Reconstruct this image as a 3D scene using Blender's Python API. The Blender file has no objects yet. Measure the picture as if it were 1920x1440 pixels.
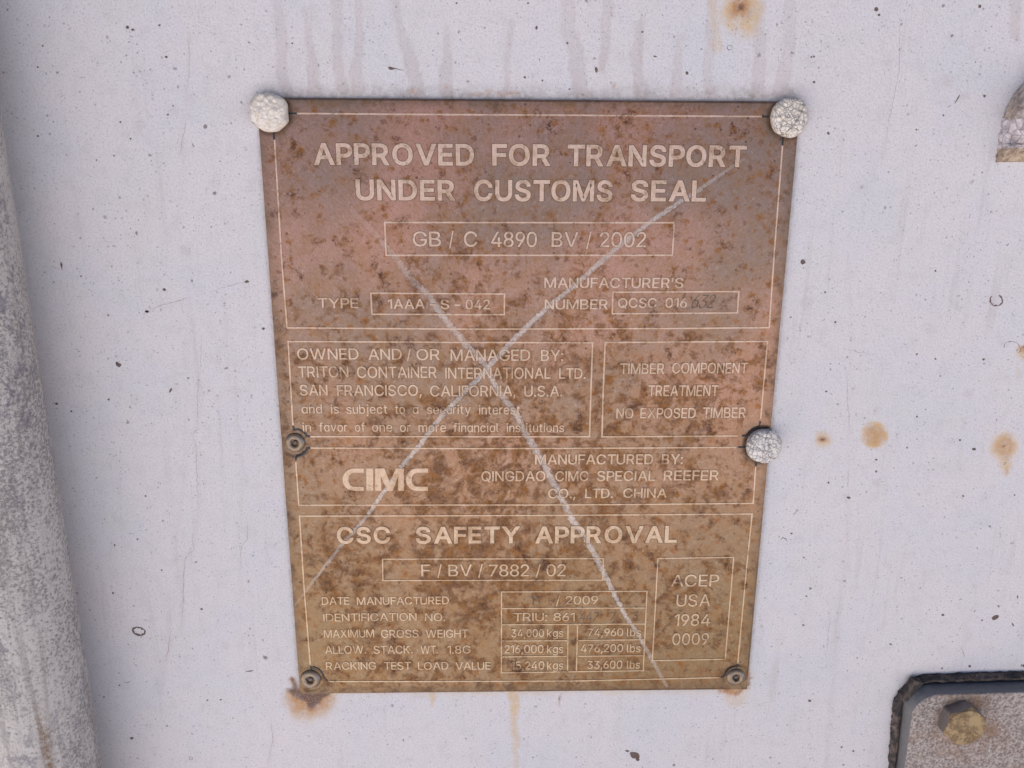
import bpy, bmesh, math, random
import numpy as np
from mathutils import Vector, Matrix
from mathutils.geometry import delaunay_2d_cdt

random.seed(7)
SC = bpy.context.scene
COL = SC.collection
R = math.radians
ZC = 1.35                                   # height of the plate's centre above the ground (m)

# ------------------------------------------------------------------ camera
CAM = np.array([-0.01345907, -0.3003307, 0.09282593])      # relative to the plate's centre on the door
F_PX = 1440.0                                # focal length in pixels of the 1920 px wide photograph
PITCH, YAW, ROLL = 0.24825334, 0.02350623, -0.0047644
_cz, _sz, _cx, _sx = math.cos(YAW), math.sin(YAW), math.cos(PITCH), math.sin(PITCH)
_f = np.array([_sz * _cx, _cz * _cx, -_sx])
_r = np.array([_cz, -_sz, 0.0])
_d = np.cross(_f, _r)
_cy, _sy = math.cos(ROLL), math.sin(ROLL)
RIGHT, DOWN, FWD = _cy * _r + _sy * _d, -_sy * _r + _cy * _d, _f
cam = bpy.data.cameras.new('camera')
cam_o = bpy.data.objects.new('camera', cam)
COL.objects.link(cam_o)
cam.sensor_fit = 'HORIZONTAL'
cam.sensor_width = 36.0
cam.lens = 36.0 * F_PX / 1920.0
cam.clip_start, cam.clip_end = 0.005, 200.0
_m = Matrix([[RIGHT[i], -DOWN[i], -FWD[i]] for i in range(3)]).to_4x4()
_m.translation = Vector((CAM[0], CAM[1], CAM[2] + ZC))
cam_o.matrix_world = _m
SC.camera = cam_o

# ------------------------------------------------------------------ sky, sun, exposure
SUN_EL, SUN_AZ = R(58), R(-25)               # azimuth from +Y (behind the door) towards -X
world = bpy.data.worlds.new('World')
SC.world = world
world.use_nodes = True
wn = world.node_tree.nodes
sky = wn.new('ShaderNodeTexSky')
sky.sky_type = 'NISHITA'
sky.sun_disc = False
sky.sun_elevation = SUN_EL
sky.sun_rotation = SUN_AZ
sky.air_density, sky.dust_density = 0.4, 0.3
bg = wn['Background']
bg.inputs['Strength'].default_value = 0.05
world.node_tree.links.new(sky.outputs[0], bg.inputs['Color'])
sun = bpy.data.lights.new('sun', 'SUN')
sun.energy = 5.0
sun.angle = R(0.5)
sun.color = (1.0, 0.95, 0.87)
sun_o = bpy.data.objects.new('sun', sun)
COL.objects.link(sun_o)
_sd = Vector((math.sin(SUN_AZ) * math.cos(SUN_EL), math.cos(SUN_AZ) * math.cos(SUN_EL), math.sin(SUN_EL)))
sun_o.rotation_euler = (-_sd).to_track_quat('-Z', 'Y').to_euler()
sun_o.location = (-3, 2, 5)
SC.view_settings.view_transform = 'Standard'
SC.view_settings.look = 'None'
SC.view_settings.gamma = 1.0
SC.view_settings.use_curve_mapping = False
SC.view_settings.exposure = 1.42

# ------------------------------------------------------------------ measuring helpers
def at(px, py, out=0.0):
    """A measurement on the photograph -> point (x, z) on the plane `out` metres in front of the door skin."""
    d = FWD + RIGHT * ((px - 960) / F_PX) + DOWN * ((py - 720) / F_PX)
    t = (-out - CAM[1]) / d[1]
    p = CAM + t * d
    return float(p[0]), float(p[2])

def to_photo(x, z):
    """Door-skin coordinates (arrays) -> position in the photograph they were measured from."""
    q = np.stack([x - CAM[0], np.full_like(x, -CAM[1]), z - CAM[2]], -1)
    w = q @ FWD
    return 960 + F_PX * (q @ RIGHT) / w, 720 + F_PX * (q @ DOWN) / w

def vnoise(x, y, seed=0):
    """Smooth lattice noise, 0..1."""
    xi, yi = np.floor(x).astype(np.int64), np.floor(y).astype(np.int64)
    fx, fy = x - xi, y - yi
    fx, fy = fx * fx * (3 - 2 * fx), fy * fy * (3 - 2 * fy)
    def h(a, b):
        n = (a * 374761393 + b * 668265263 + seed * 974711) & 0xffffffff
        n = ((n ^ (n >> 13)) * 1274126177) & 0xffffffff
        return ((n ^ (n >> 16)) & 0xffff) / 65535.0
    return (h(xi, yi) * (1 - fx) + h(xi + 1, yi) * fx) * (1 - fy) + (h(xi, yi + 1) * (1 - fx) + h(xi + 1, yi + 1) * fx) * fy

def fbm(x, y, seed=0, octaves=4):
    s, a, t = 0.0, 1.0, 0.0
    for k in range(octaves):
        s = s + a * vnoise(x * 2 ** k, y * 2 ** k, seed + k)
        t += a
        a *= 0.55
    return s / t

def smooth(a, b, v):
    t = np.clip((v - a) / (b - a), 0, 1)
    return t * t * (3 - 2 * t)

def seg_dist(px, py, pts):
    """Distance to a polyline and the position 0..1 along it."""
    best = np.full_like(px, 1e9)
    along = np.zeros_like(px)
    n = len(pts) - 1
    for k in range(n):
        (ax, ay), (bx, by) = pts[k], pts[k + 1]
        dx, dy = bx - ax, by - ay
        t = np.clip(((px - ax) * dx + (py - ay) * dy) / (dx * dx + dy * dy), 0, 1)
        d = np.hypot(px - ax - t * dx, py - ay - t * dy)
        m = d < best
        best = np.where(m, d, best)
        along = np.where(m, (k + t) / n, along)
    return best, along

# ------------------------------------------------------------------ node helpers
class Mat:
    def __init__(self, name):
        self.m = bpy.data.materials.new(name)
        self.m.use_nodes = True
        self.t = self.m.node_tree
        self.b = self.t.nodes['Principled BSDF']
        self.tc = self.t.nodes.new('ShaderNodeTexCoord')
        self.co = self.tc.outputs['Object']
    def put(self, sock, v):
        if hasattr(v, 'is_output') or hasattr(v, 'links'):
            self.t.links.new(v, sock)
        elif isinstance(v, (tuple, list)) and len(v) == 3 and sock.type == 'RGBA':
            sock.default_value = (*v, 1.0)
        else:
            sock.default_value = v
    def math(self, op, a, b=0.0, c=None, clamp=False):
        n = self.t.nodes.new('ShaderNodeMath')
        n.operation = op
        n.use_clamp = clamp
        self.put(n.inputs[0], a)
        self.put(n.inputs[1], b)
        if c is not None:
            self.put(n.inputs[2], c)
        return n.outputs[0]
    def vmath(self, op, a, b=(0, 0, 0), out=0):
        n = self.t.nodes.new('ShaderNodeVectorMath')
        n.operation = op
        self.put(n.inputs[0], a)
        if op == 'SCALE':
            self.put(n.inputs['Scale'], b)
        else:
            self.put(n.inputs[1], b)
        return n.outputs[1] if out else n.outputs[0]
    def noise(self, scale, detail=4, rough=0.55, dist=0.0, co=None, color=False):
        n = self.t.nodes.new('ShaderNodeTexNoise')
        self.put(n.inputs['Vector'], co or self.co)
        n.inputs['Scale'].default_value = scale
        n.inputs['Detail'].default_value = detail
        n.inputs['Roughness'].default_value = rough
        n.inputs['Distortion'].default_value = dist
        return n.outputs['Color' if color else 'Fac']
    def voronoi(self, scale, feature='F1', co=None, rnd=1.0):
        n = self.t.nodes.new('ShaderNodeTexVoronoi')
        n.feature = feature
        self.put(n.inputs['Vector'], co or self.co)
        n.inputs['Scale'].default_value = scale
        n.inputs['Randomness'].default_value = rnd
        return n
    def ramp(self, v, a, b, lo=0.0, hi=1.0):
        n = self.t.nodes.new('ShaderNodeMapRange')
        n.interpolation_type = 'SMOOTHSTEP'
        self.put(n.inputs[0], v)
        for i, q in enumerate((a, b, lo, hi)):
            self.put(n.inputs[i + 1], q)
        return n.outputs[0]
    def mix(self, f, a, b, blend='MIX'):
        n = self.t.nodes.new('ShaderNodeMix')
        n.data_type = 'RGBA'
        n.blend_type = blend
        n.clamp_factor = True
        self.put(n.inputs[0], f)
        self.put(n.inputs[6], a)
        self.put(n.inputs[7], b)
        return n.outputs[2]
    def attr(self, name):
        n = self.t.nodes.new('ShaderNodeAttribute')
        n.attribute_name = name
        return n.outputs['Fac']
    def sep(self, v):
        n = self.t.nodes.new('ShaderNodeSeparateXYZ')
        self.put(n.inputs[0], v)
        return n.outputs
    def scaled(self, s, rot=(0, 0, 0)):
        n = self.t.nodes.new('ShaderNodeMapping')
        self.put(n.inputs['Vector'], self.co)
        n.inputs['Scale'].default_value = s
        n.inputs['Rotation'].default_value = rot
        return n.outputs[0]
    def bump(self, h, dist, strength=1.0, normal=None):
        n = self.t.nodes.new('ShaderNodeBump')
        n.inputs['Strength'].default_value = strength
        n.inputs['Distance'].default_value = dist
        self.put(n.inputs['Height'], h)
        if normal is not None:
            self.put(n.inputs['Normal'], normal)
        return n.outputs[0]
    def set(self, **kw):
        names = dict(color='Base Color', rough='Roughness', metal='Metallic', normal='Normal', spec='Specular IOR Level')
        for k, v in kw.items():
            self.put(self.b.inputs[names[k]], v)
        return self.m

# ------------------------------------------------------------------ object helpers
def tag(o, label=None, cat=None, group=None, kind=None):
    if label: o['label'] = label
    if cat: o['category'] = cat
    if group: o['group'] = group
    if kind: o['kind'] = kind
    return o

def empty(name, loc):
    o = bpy.data.objects.new(name, None)
    o.empty_display_size = 0.02
    o.location = loc
    COL.objects.link(o)
    return o

def obj(name, verts, faces, mats, parent=None, loc=(0, 0, 0), shade=False, midx=None):
    me = bpy.data.meshes.new(name)
    me.from_pydata([tuple(v) for v in verts], [], faces)
    for m in (mats if isinstance(mats, (list, tuple)) else [mats]):
        me.materials.append(m)
    if midx is not None:
        me.polygons.foreach_set('material_index', midx)
    if shade:
        me.polygons.foreach_set('use_smooth', [True] * len(me.polygons))
    me.update()
    o = bpy.data.objects.new(name, me)
    o.location = loc
    if parent: o.parent = parent
    COL.objects.link(o)
    return o

def lathe(prof, seg=48, cap=True):
    """Profile (radius, out) revolved round the axis that points out of the door (-Y)."""
    v, f = [], []
    for r_, h in prof:
        for k in range(seg):
            a = 2 * math.pi * k / seg
            v.append([r_ * math.cos(a), -h, r_ * math.sin(a)])
    n = len(prof)
    for i in range(n - 1):
        for k in range(seg):
            k2 = (k + 1) % seg
            f.append((i * seg + k, i * seg + k2, (i + 1) * seg + k2, (i + 1) * seg + k))
    if cap:
        v.append([0, -prof[-1][1], 0])
        c = len(v) - 1
        for k in range(seg):
            f.append(((n - 1) * seg + k, (n - 1) * seg + (k + 1) % seg, c))
    return v, f

# ================================================================== ground
gm = Mat('concrete_yard')
gn = gm.noise(0.8, 6, 0.6)
gm.set(color=gm.mix(gn, (0.50, 0.47, 0.48), (0.60, 0.57, 0.58)), rough=0.95, normal=gm.bump(gm.noise(60, 4), 0.004, 0.5))
ground = obj('ground', [(-30, -30, 0), (30, -30, 0), (30, 30, 0), (-30, 30, 0)], [(0, 1, 2, 3)], gm.m)
tag(ground, kind='structure')

# ================================================================== the painted door and the box behind it
# ---- paint: orange-peel texture, fine specks, drip marks, rust
pm = Mat('white_weathered_paint')
drip, grime_and_shade, rust, core, yel = (pm.attr(a) for a in ('drip', 'grime_and_shade', 'rust', 'rust_core', 'stain'))
tint = pm.noise(9, 3, 0.5)
streak = pm.noise(1.0, 5, 0.6, 0.4, co=pm.scaled((260, 1, 14)))
hue = pm.ramp(pm.noise(24, 4, 0.6), 0.36, 0.64)
base = pm.mix(hue, (0.685, 0.675, 0.71), (0.735, 0.69, 0.705))
base = pm.mix(pm.math('MULTIPLY', pm.ramp(pm.noise(38, 3, 0.6), 0.5, 0.68), 0.5), base, (0.69, 0.675, 0.665))
base = pm.mix(pm.math('MULTIPLY', pm.math('MULTIPLY', pm.ramp(streak, 0.52, 0.74), pm.ramp(pm.noise(20, 3), .4, .62)), 0.42), base, (0.54, 0.495, 0.50))
base = pm.mix(pm.math('MULTIPLY', drip, 0.66), base, (0.555, 0.48, 0.475))
gr = pm.math('MULTIPLY', grime_and_shade, pm.ramp(pm.noise(420, 5, 0.7), 0.25, 0.7))
base = pm.mix(gr, base, (0.24, 0.19, 0.14))
yv = pm.math('MULTIPLY', yel, pm.ramp(pm.noise(260, 4, 0.6), 0.15, 0.6))
base = pm.mix(yv, base, (0.69, 0.455, 0.18))
rv = pm.math('MULTIPLY', rust, pm.ramp(pm.noise(500, 4, 0.65), 0.1, 0.62))
base = pm.mix(rv, base, (0.46, 0.185, 0.028))
cv = pm.math('MULTIPLY', core, pm.ramp(pm.noise(700, 4, 0.7), 0.1, 0.48))
base = pm.mix(cv, base, (0.11, 0.040, 0.012))
# specks: two sizes, each stretched in its own direction
wob = pm.vmath('SCALE', pm.vmath('SUBTRACT', pm.noise(650, 3, 0.6, color=True), (0.5, 0.5, 0.5)), 0.0011)
wob = pm.vmath('ADD', wob, pm.vmath('SCALE', pm.vmath('SUBTRACT', pm.noise(90, 2, color=True), (0.5, 0.5, 0.5)), 0.004))
wco = pm.vmath('ADD', pm.co, wob)
def specks(scale, size, keep, mul):
    v = pm.voronoi(scale, co=wco)
    c = pm.sep(v.outputs['Color'])
    rad = pm.math('MULTIPLY', pm.math('POWER', c[0], 2.5), size)
    hit = pm.ramp(pm.math('SUBTRACT', v.outputs['Distance'], rad), 0.05, 0.0)
    return pm.math('MULTIPLY', pm.math('MULTIPLY', hit, pm.math('GREATER_THAN', c[1], keep)), pm.math('MULTIPLY_ADD', c[2], mul, 0.25))
s0 = specks(900, 0.30, 0.40, 0.35)
s1 = specks(480, 0.20, 0.40, 0.50)
s2 = specks(200, 0.11, 0.66, 0.60)
s3 = specks(70, 0.045, 0.78, 0.7)
sand = pm.noise(1350, 4, 0.8)
base = pm.mix(pm.math('MULTIPLY', pm.ramp(sand, 0.45, 0.68), 0.55), base, (0.40, 0.385, 0.42))
base = pm.mix(s0, base, (0.22, 0.205, 0.23))
base = pm.mix(pm.math('MULTIPLY', pm.ramp(pm.noise(150, 5, .7), 0.46, 0.72), 0.30), base, (0.50, 0.475, 0.49))
base = pm.mix(s1, base, (0.25, 0.235, 0.25))
base = pm.mix(s2, base, (0.16, 0.13, 0.13))
base = pm.mix(s3, base, (0.10, 0.055, 0.045))
peel = pm.noise(520, 3, 0.5)
fine = pm.noise(1500, 2, 0.5)
h = pm.math('ADD', pm.math('MULTIPLY', peel, 0.7), pm.math('MULTIPLY', fine, 0.35))
h = pm.math('SUBTRACT', h, pm.math('MULTIPLY', pm.math('MAXIMUM', s1, s2), 0.6))
pm.set(color=base, rough=pm.ramp(tint, 0.3, 0.7, 0.42, 0.55), spec=0.4, normal=pm.bump(h, 0.00030, 0.75))

chip_m = Mat('bare_dark_spots')
chip_m.set(color=chip_m.mix(chip_m.noise(900, 4), (0.09, 0.055, 0.045), (0.20, 0.15, 0.13)), rough=0.8)
edge_m = Mat('lifted_paint')
edge_m.set(color=(0.56, 0.52, 0.54), rough=0.6)
crack_m = Mat('hairline_cracks')
crack_m.set(color=(0.42, 0.35, 0.35), rough=0.8)

# ---- front skin: fine grid where the details are, long strips out to the door's edges
fx = np.arange(-0.262, 0.2621, 0.0008)
fz = np.arange(-0.192, 0.1801, 0.0008)
gx = np.concatenate([[-0.43, -0.38, -0.32], fx, [0.4, 0.5, 0.58]])
gz = np.concatenate([[-1.10, -0.7, -0.4], fz, [0.4, 0.8, 1.25]])
X, Z = np.meshgrid(gx, gz)
PX, PY = to_photo(X, Z)
nx, nz = len(gx), len(gz)
wx = PX + 9 * (fbm(PX / 22, PY / 22, 3) - 0.5) * 2
wy = PY + 9 * (fbm(PX / 22, PY / 22, 9) - 0.5) * 2

DRIPS = [([(519, -30), (526, 54), (529, 95), (529, 135), (536, 165)], 17, 22),
         ([(569, 15), (577, 54), (582, 89), (586, 122), (589, 168)], 8, 24),
         ([(630, -30), (632, 54), (632, 89), (634, 122), (642, 168)], 16, 24),
         ([(668, -30), (674, 32), (675, 70), (670, 108), (667, 135), (671, 168)], 12, 24),
         ([(743, -30), (743, 24), (751, 49), (756, 81), (767, 103), (775, 135), (784, 168)], 11, 28),
         ([(835, 52), (838, 95), (835, 122), (835, 172)], 10, 24),
         ([(1068, -30), (1065, 58), (1082, 102), (1088, 172)], 24, 32),
         ([(1144, -30), (1137, 41), (1134, 102), (1128, 130)], 18, 12),
         ([(1202, 41), (1193, 96), (1193, 131), (1202, 176)], 14, 24),
         ([(1334, -30), (1334, 58), (1327, 122), (1327, 152), (1336, 181)], 17, 15),
         ([(1424, -30), (1423, 58), (1426, 117), (1420, 176)], 19, 22),
         ([(1479, 6), (1482, 82), (1473, 131), (1461, 176)], 20, 26),
         ([(1274, 73), (1271, 126), (1266, 170)], 12, 16),
         ([(960, 40), (952, 100), (949, 170)], 7, 10),
         ([(1905, -30), (1902, 60), (1910, 80)], 20, 6)]
jit = 5.5 * (fbm(PX / 16, PY / 26, 5) - 0.5) * 2
dripv = np.zeros_like(PX)
for pts, w0, w1 in DRIPS:
    d, t = seg_dist(PX, PY, pts)
    hw = (w0 + (w1 - w0) * t ** 1.5) / 2 + jit
    inner = smooth(1.5, -1.5, d - hw)
    rim = np.exp(-((d - hw) / 2.2) ** 2) * 0.35
    fade = 0.55 + 0.45 * t
    dripv = np.maximum(dripv, np.clip(inner * 0.75 + rim, 0, 1) * fade * (0.75 + 0.5 * vnoise(PX / 60, PY / 60, 11)))
dripv *= smooth(192, 180, PY)
# faint old runs further down
for pts, s in (([(363, 600), (372, 740), (368, 800), (360, 816), (372, 860), (375, 940), (362, 1030), (343, 1050), (340, 1180), (318, 1205), (300, 1300)], .5),
               ([(344, 640), (350, 760), (345, 900), (330, 1010), (333, 1100), (312, 1190), (295, 1290)], .35),
               ([(420, 560), (428, 700), (450, 830), (455, 930), (446, 1020), (452, 1110)], .35),
               ([(356, 60), (350, 180), (340, 260), (345, 330), (330, 420)], .35),
               ([(1590, 930), (1588, 1060), (1570, 1150), (1560, 1300), (1548, 1440)], .5),
               ([(1590, 480), (1597, 640), (1590, 760), (1592, 900)], .25),
               ([(505, 1330), (512, 1390), (502, 1440)], .4),
               ([(1668, 120), (1665, 240), (1655, 300)], .25)):
    d, t = seg_dist(PX + 5 * (fbm(PX / 20, PY / 20, 21) - 0.5), PY, pts)
    dripv = np.maximum(dripv, s * (smooth(9, 3, d) * 0.35 + smooth(2.2, 0.4, d) * 0.6 * smooth(.3, .55, vnoise(PX / 30, PY / 18, 31))))

grime_shadev = np.zeros_like(PX)
top = smooth(148, 186, PY + 16 * (fbm(PX / 14, PY / 14, 41) - .5)) * smooth(470, 500, PX) * smooth(1520, 1480, PX) * smooth(196, 184, PY)
grime_shadev = np.maximum(grime_shadev, 0.8 * top * (0.45 + 0.75 * vnoise(PX / 45, PY / 30, 43)))
band = smooth(505, 560, PX) * smooth(790, 660, PX) * smooth(145, 178, PY) * (PY < 196)
grime_shadev = np.maximum(grime_shadev, 0.55 * band * fbm(PX / 12, PY / 10, 47))
for cx_, cy_, rad, amt in ((507, 208, 47, .42), (1479, 222, 45, .36), (1432, 834, 42, .25)):
    d = np.hypot(wx - cx_, wy - cy_)
    grime_shadev = np.maximum(grime_shadev, amt * smooth(rad, rad - 14, d))
# contact shade painted into the door's colour along the plate edges
for pts, w, amt in (([(486, 240), (562, 1296)], 7, .4), ([(1497, 240), (1399, 1290)], 9, .42), ([(562, 1297), (1399, 1290)], 8, .35)):
    d, t = seg_dist(PX, PY, pts)
    grime_shadev = np.maximum(grime_shadev, amt * smooth(w, 2, d + 4 * (fbm(PX / 9, PY / 9, 51) - .5)))

yelv = np.zeros_like(PX); rustv = np.zeros_like(PX); corev = np.zeros_like(PX)
def blob(arr, cx_, cy_, r0, r1, amt, sx=1.0, sy=1.0, warp=1.0):
    d = np.hypot((PX + (wx - PX) * warp - cx_) / sx, (PY + (wy - PY) * warp - cy_) / sy)
    np.maximum(arr, amt * smooth(r1, r0, d), out=arr)
# rust spot at the top with its pale run
blob(yelv, 1392, 20, 28, 50, .75, 1.0, 1.15, .8); blob(yelv, 1398, 52, 10, 34, .45, 1.2, 1, .8)
d, t = seg_dist(PX, PY, [(1338, -20), (1345, 90)]); yelv = np.maximum(yelv, .35 * smooth(14, 8, d + jit))
blob(rustv, 1388, 12, 6, 32, 1.0); blob(corev, 1389, 14, 1, 9, 1.0, warp=.4)
# spots right of the plate
blob(yelv, 1640, 815, 22, 29, .85, warp=.4); blob(rustv, 1640, 815, 14, 27, .55, warp=.6); blob(corev, 1639, 815, .5, 3, .9, warp=.1)
blob(yelv, 1544, 823, 6, 22, .6, warp=.7); blob(rustv, 1543, 824, 3, 11, .8, 1.3, .8, .4); blob(corev, 1543, 824, 1, 5, 1, 1.4, .8, .2)
blob(yelv, 1882, 838, 14, 36, .8, warp=.7); blob(yelv, 1884, 868, 8, 22, .7, .8, 1.3, .7); blob(rustv, 1883, 838, 6, 28, .55, .9, 1.1)
blob(rustv, 1884, 884, 3, 10, .6, .6, 1.2); blob(corev, 1882, 836, .5, 3.5, .8, warp=.2)
blob(corev, 1884, 870, .5, 3, .7, .8, 2, .3)
blob(yelv, 1918, 660, 6, 20, .7); blob(rustv, 1919, 655, 4, 12, .9); blob(corev, 1921, 648, 1, 6, .8)
blob(rustv, 1880, 645, .5, 3, .9, warp=.1)
blob(yelv, 1910, 700, 3, 9, .3, .6, 2.2)
# rust under the lower left rivet
tri = smooth(0, 12, (1345 - wy) - np.abs(wx - 580) * 0.95)
below = smooth(1288, 1298, PY) * smooth(532, 552, wx) * smooth(646, 600, wx)
yelv = np.maximum(yelv, 1.0 * below * smooth(1378, 1318, wy + np.abs(wx - 578) * .55))
rustv = np.maximum(rustv, .9 * smooth(1290, 1296, PY) * smooth(56, 22, np.hypot((wx - 580), (wy - 1302) * .95)))
rustv = np.maximum(rustv, .45 * smooth(1290, 1296, PY) * smooth(9, 3, np.abs(wx - 580 - (1300 - wy) * .06)) * smooth(1350, 1325, wy))
corev = np.maximum(corev, .95 * smooth(1288, 1294, PY) * smooth(0, 9, (1336 - wy) - np.abs(wx - 583) * .95))
d, t = seg_dist(wx, wy, [(546, 1275), (554, 1290), (572, 1299), (605, 1297)]); corev = np.maximum(corev, .9 * smooth(5, 1.5, d)); rustv = np.maximum(rustv, .7 * smooth(8, 3, d))
# rust round the lower right corner
d, t = seg_dist(wx, wy, [(1400, 1255), (1402, 1280), (1385, 1294), (1356, 1292)]); rustv = np.maximum(rustv, .9 * smooth(11, 5, d))
rustv = np.maximum(rustv, .85 * smooth(0, 4, (1313 - wy) - np.abs(wx - 1376) * .75) * smooth(1286, 1291, PY))
corev = np.maximum(corev, .5 * smooth(8, 2, np.hypot((wx - 1368) * .5, wy - 1291)))
d, t = seg_dist(wx, wy, [(1414, 1272), (1406, 1284), (1394, 1292), (1378, 1306)]); rustv = np.maximum(rustv, .8 * smooth(3.5, 1, d)); corev = np.maximum(corev, .4 * smooth(2.5, .5, d))
yelv = np.maximum(yelv, .4 * smooth(30, 14, np.hypot(wx - 1378, wy - 1300)))
# faint runs under the plate
d, t = seg_dist(wx, wy, [(811, 1292), (810, 1322)]); yelv = np.maximum(yelv, .65 * smooth(14, 5, d + 8 * t))
d, t = seg_dist(wx, wy, [(964, 1292), (966, 1330), (964, 1390), (968, 1440)]); yelv = np.maximum(yelv, .85 * (1 - .6 * t) * smooth(14, 5, d + 5 * t))
d, t = seg_dist(wx, wy, [(600, 1298), (1380, 1294)]); yelv = np.maximum(yelv, .4 * smooth(12, 3, d) * fbm(PX / 30, PY / 30, 61))
blob(corev, 1049, 1309, 1, 6, .8, .6, 1.4, .4); blob(rustv, 1047, 1320, 1, 6, .6, .5, 1.5, .4)
d, t = seg_dist(wx, wy, [(880, 176), (900, 172), (930, 174), (978, 170)]); rustv = np.maximum(rustv, .55 * smooth(5, 1, d) * smooth(.35, .6, fbm(PX / 8, PY / 8, 71)))
blob(rustv, 1152, 166, 1, 5, .7, .6, 1.5); blob(rustv, 776, 168, 1, 8, .5); blob(rustv, 838, 166, 1, 7, .5)
# pale round blisters and smudges
for bx_, by_, br in ((263, 232, 9), (345, 472, 7), (421, 1212, 8), (328, 206, 7), (1513, 565, 12), (1641, 770, 7), (1812, 740, 8), (1784, 830, 7), (1642, 905, 8), (1776, 152, 12), (1808, 180, 9), (1920, 1400, 9)):
    d = np.hypot(wx - bx_, wy - by_)
    dripv = np.maximum(dripv, .45 * smooth(br, br - 3, d) + .35 * np.exp(-((d - br) / 2) ** 2))
blob(grime_shadev, 1912, 1380, 5, 26, .5)

verts = np.stack([X, np.zeros_like(X), Z + ZC], -1).reshape(-1, 3)
idx = np.arange(nx * nz).reshape(nz, nx)
quads = np.stack([idx[:-1, :-1], idx[:-1, 1:], idx[1:, 1:], idx[1:, :-1]], -1).reshape(-1, 4)
V = verts.tolist()
F = quads.tolist()
MI = [0] * len(F)
# the folded edges of the skin
ring = list(idx[0, :]) + list(idx[1:, -1]) + list(idx[-1, -2::-1]) + list(idx[-2:0:-1, 0])
b0 = len(V)
for i in ring:
    p = V[i]
    V.append([p[0], 0.055, p[2]])
n = len(ring)
for k in range(n):
    F.append([int(ring[k]), b0 + k, b0 + (k + 1) % n, int(ring[(k + 1) % n])]); MI.append(0)

rng = random.Random(5)
def flat(points, out, mi):
    """A thin flake or mark lying on the paint (photo coordinates)."""
    s = len(V)
    for q in points:
        x_, z_ = at(q[0], q[1]); V.append([x_, -out, z_ + ZC])
    F.append(list(range(s, s + len(points)))[::-1]); MI.append(mi)
def spot(cx_, cy_, rx_, ry_, rot=0, mi=1, out=0.00004):
    k = 12
    pts = []
    for i in range(k):
        a = 2 * math.pi * i / k
        q = rng.uniform(.75, 1.15)
        u, w_ = rx_ * q * math.cos(a), ry_ * q * math.sin(a)
        pts.append((cx_ + u * math.cos(rot) - w_ * math.sin(rot), cy_ + u * math.sin(rot) + w_ * math.cos(rot)))
    flat(pts, out, mi)
def stroke(pts, w, mi=1, out=0.00003, jitter=.6):
    """A crack: a thin wandering ribbon."""
    P2 = []
    for (a, b) in zip(pts[:-1], pts[1:]):
        L = max(1, int(math.hypot(b[0] - a[0], b[1] - a[1]) / 5))
        for i in range(L):
            t_ = i / L
            P2.append((a[0] + (b[0] - a[0]) * t_ + rng.gauss(0, jitter), a[1] + (b[1] - a[1]) * t_ + rng.gauss(0, jitter)))
    P2.append(pts[-1])
    s = len(V)
    for i, p in enumerate(P2):
        q = P2[min(i + 1, len(P2) - 1)]; o_ = P2[max(i - 1, 0)]
        dx, dy = q[0] - o_[0], q[1] - o_[1]
        l = math.hypot(dx, dy) or 1
        e = w * rng.uniform(.35, 1.1) * .5 * min(1, .25 + 2.5 * min(i, len(P2) - 1 - i) / len(P2))
        for sgn in (1, -1):
            x_, z_ = at(p[0] - dy / l * e * sgn, p[1] + dx / l * e * sgn)
            V.append([x_, -out, z_ + ZC])
    for i in range(len(P2) - 1):
        F.append([s + 2 * i, s + 2 * i + 1, s + 2 * i + 3, s + 2 * i + 2]); MI.append(mi)
def ringmark(cx_, cy_, rx_, ry_, w, rot=0, gap=None):
    k = 22
    inn, outr = [], []
    s = len(V)
    for i in range(k):
        a = 2 * math.pi * i / k
        q = rng.uniform(.92, 1.08)
        for dw in (0, w * rng.uniform(.35, 1.2)):
            u, w_ = (rx_ * q - dw) * math.cos(a), (ry_ * q - dw) * math.sin(a)
            x_, z_ = at(cx_ + u * math.cos(rot) - w_ * math.sin(rot), cy_ + u * math.sin(rot) + w_ * math.cos(rot))
            V.append([x_, -0.00004, z_ + ZC])
    for i in range(k):
        if gap and gap[0] <= i <= gap[1]: continue
        j = (i + 1) % k
        F.append([s + 2 * i, s + 2 * j, s + 2 * j + 1, s + 2 * i + 1]); MI.append(1)
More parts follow.
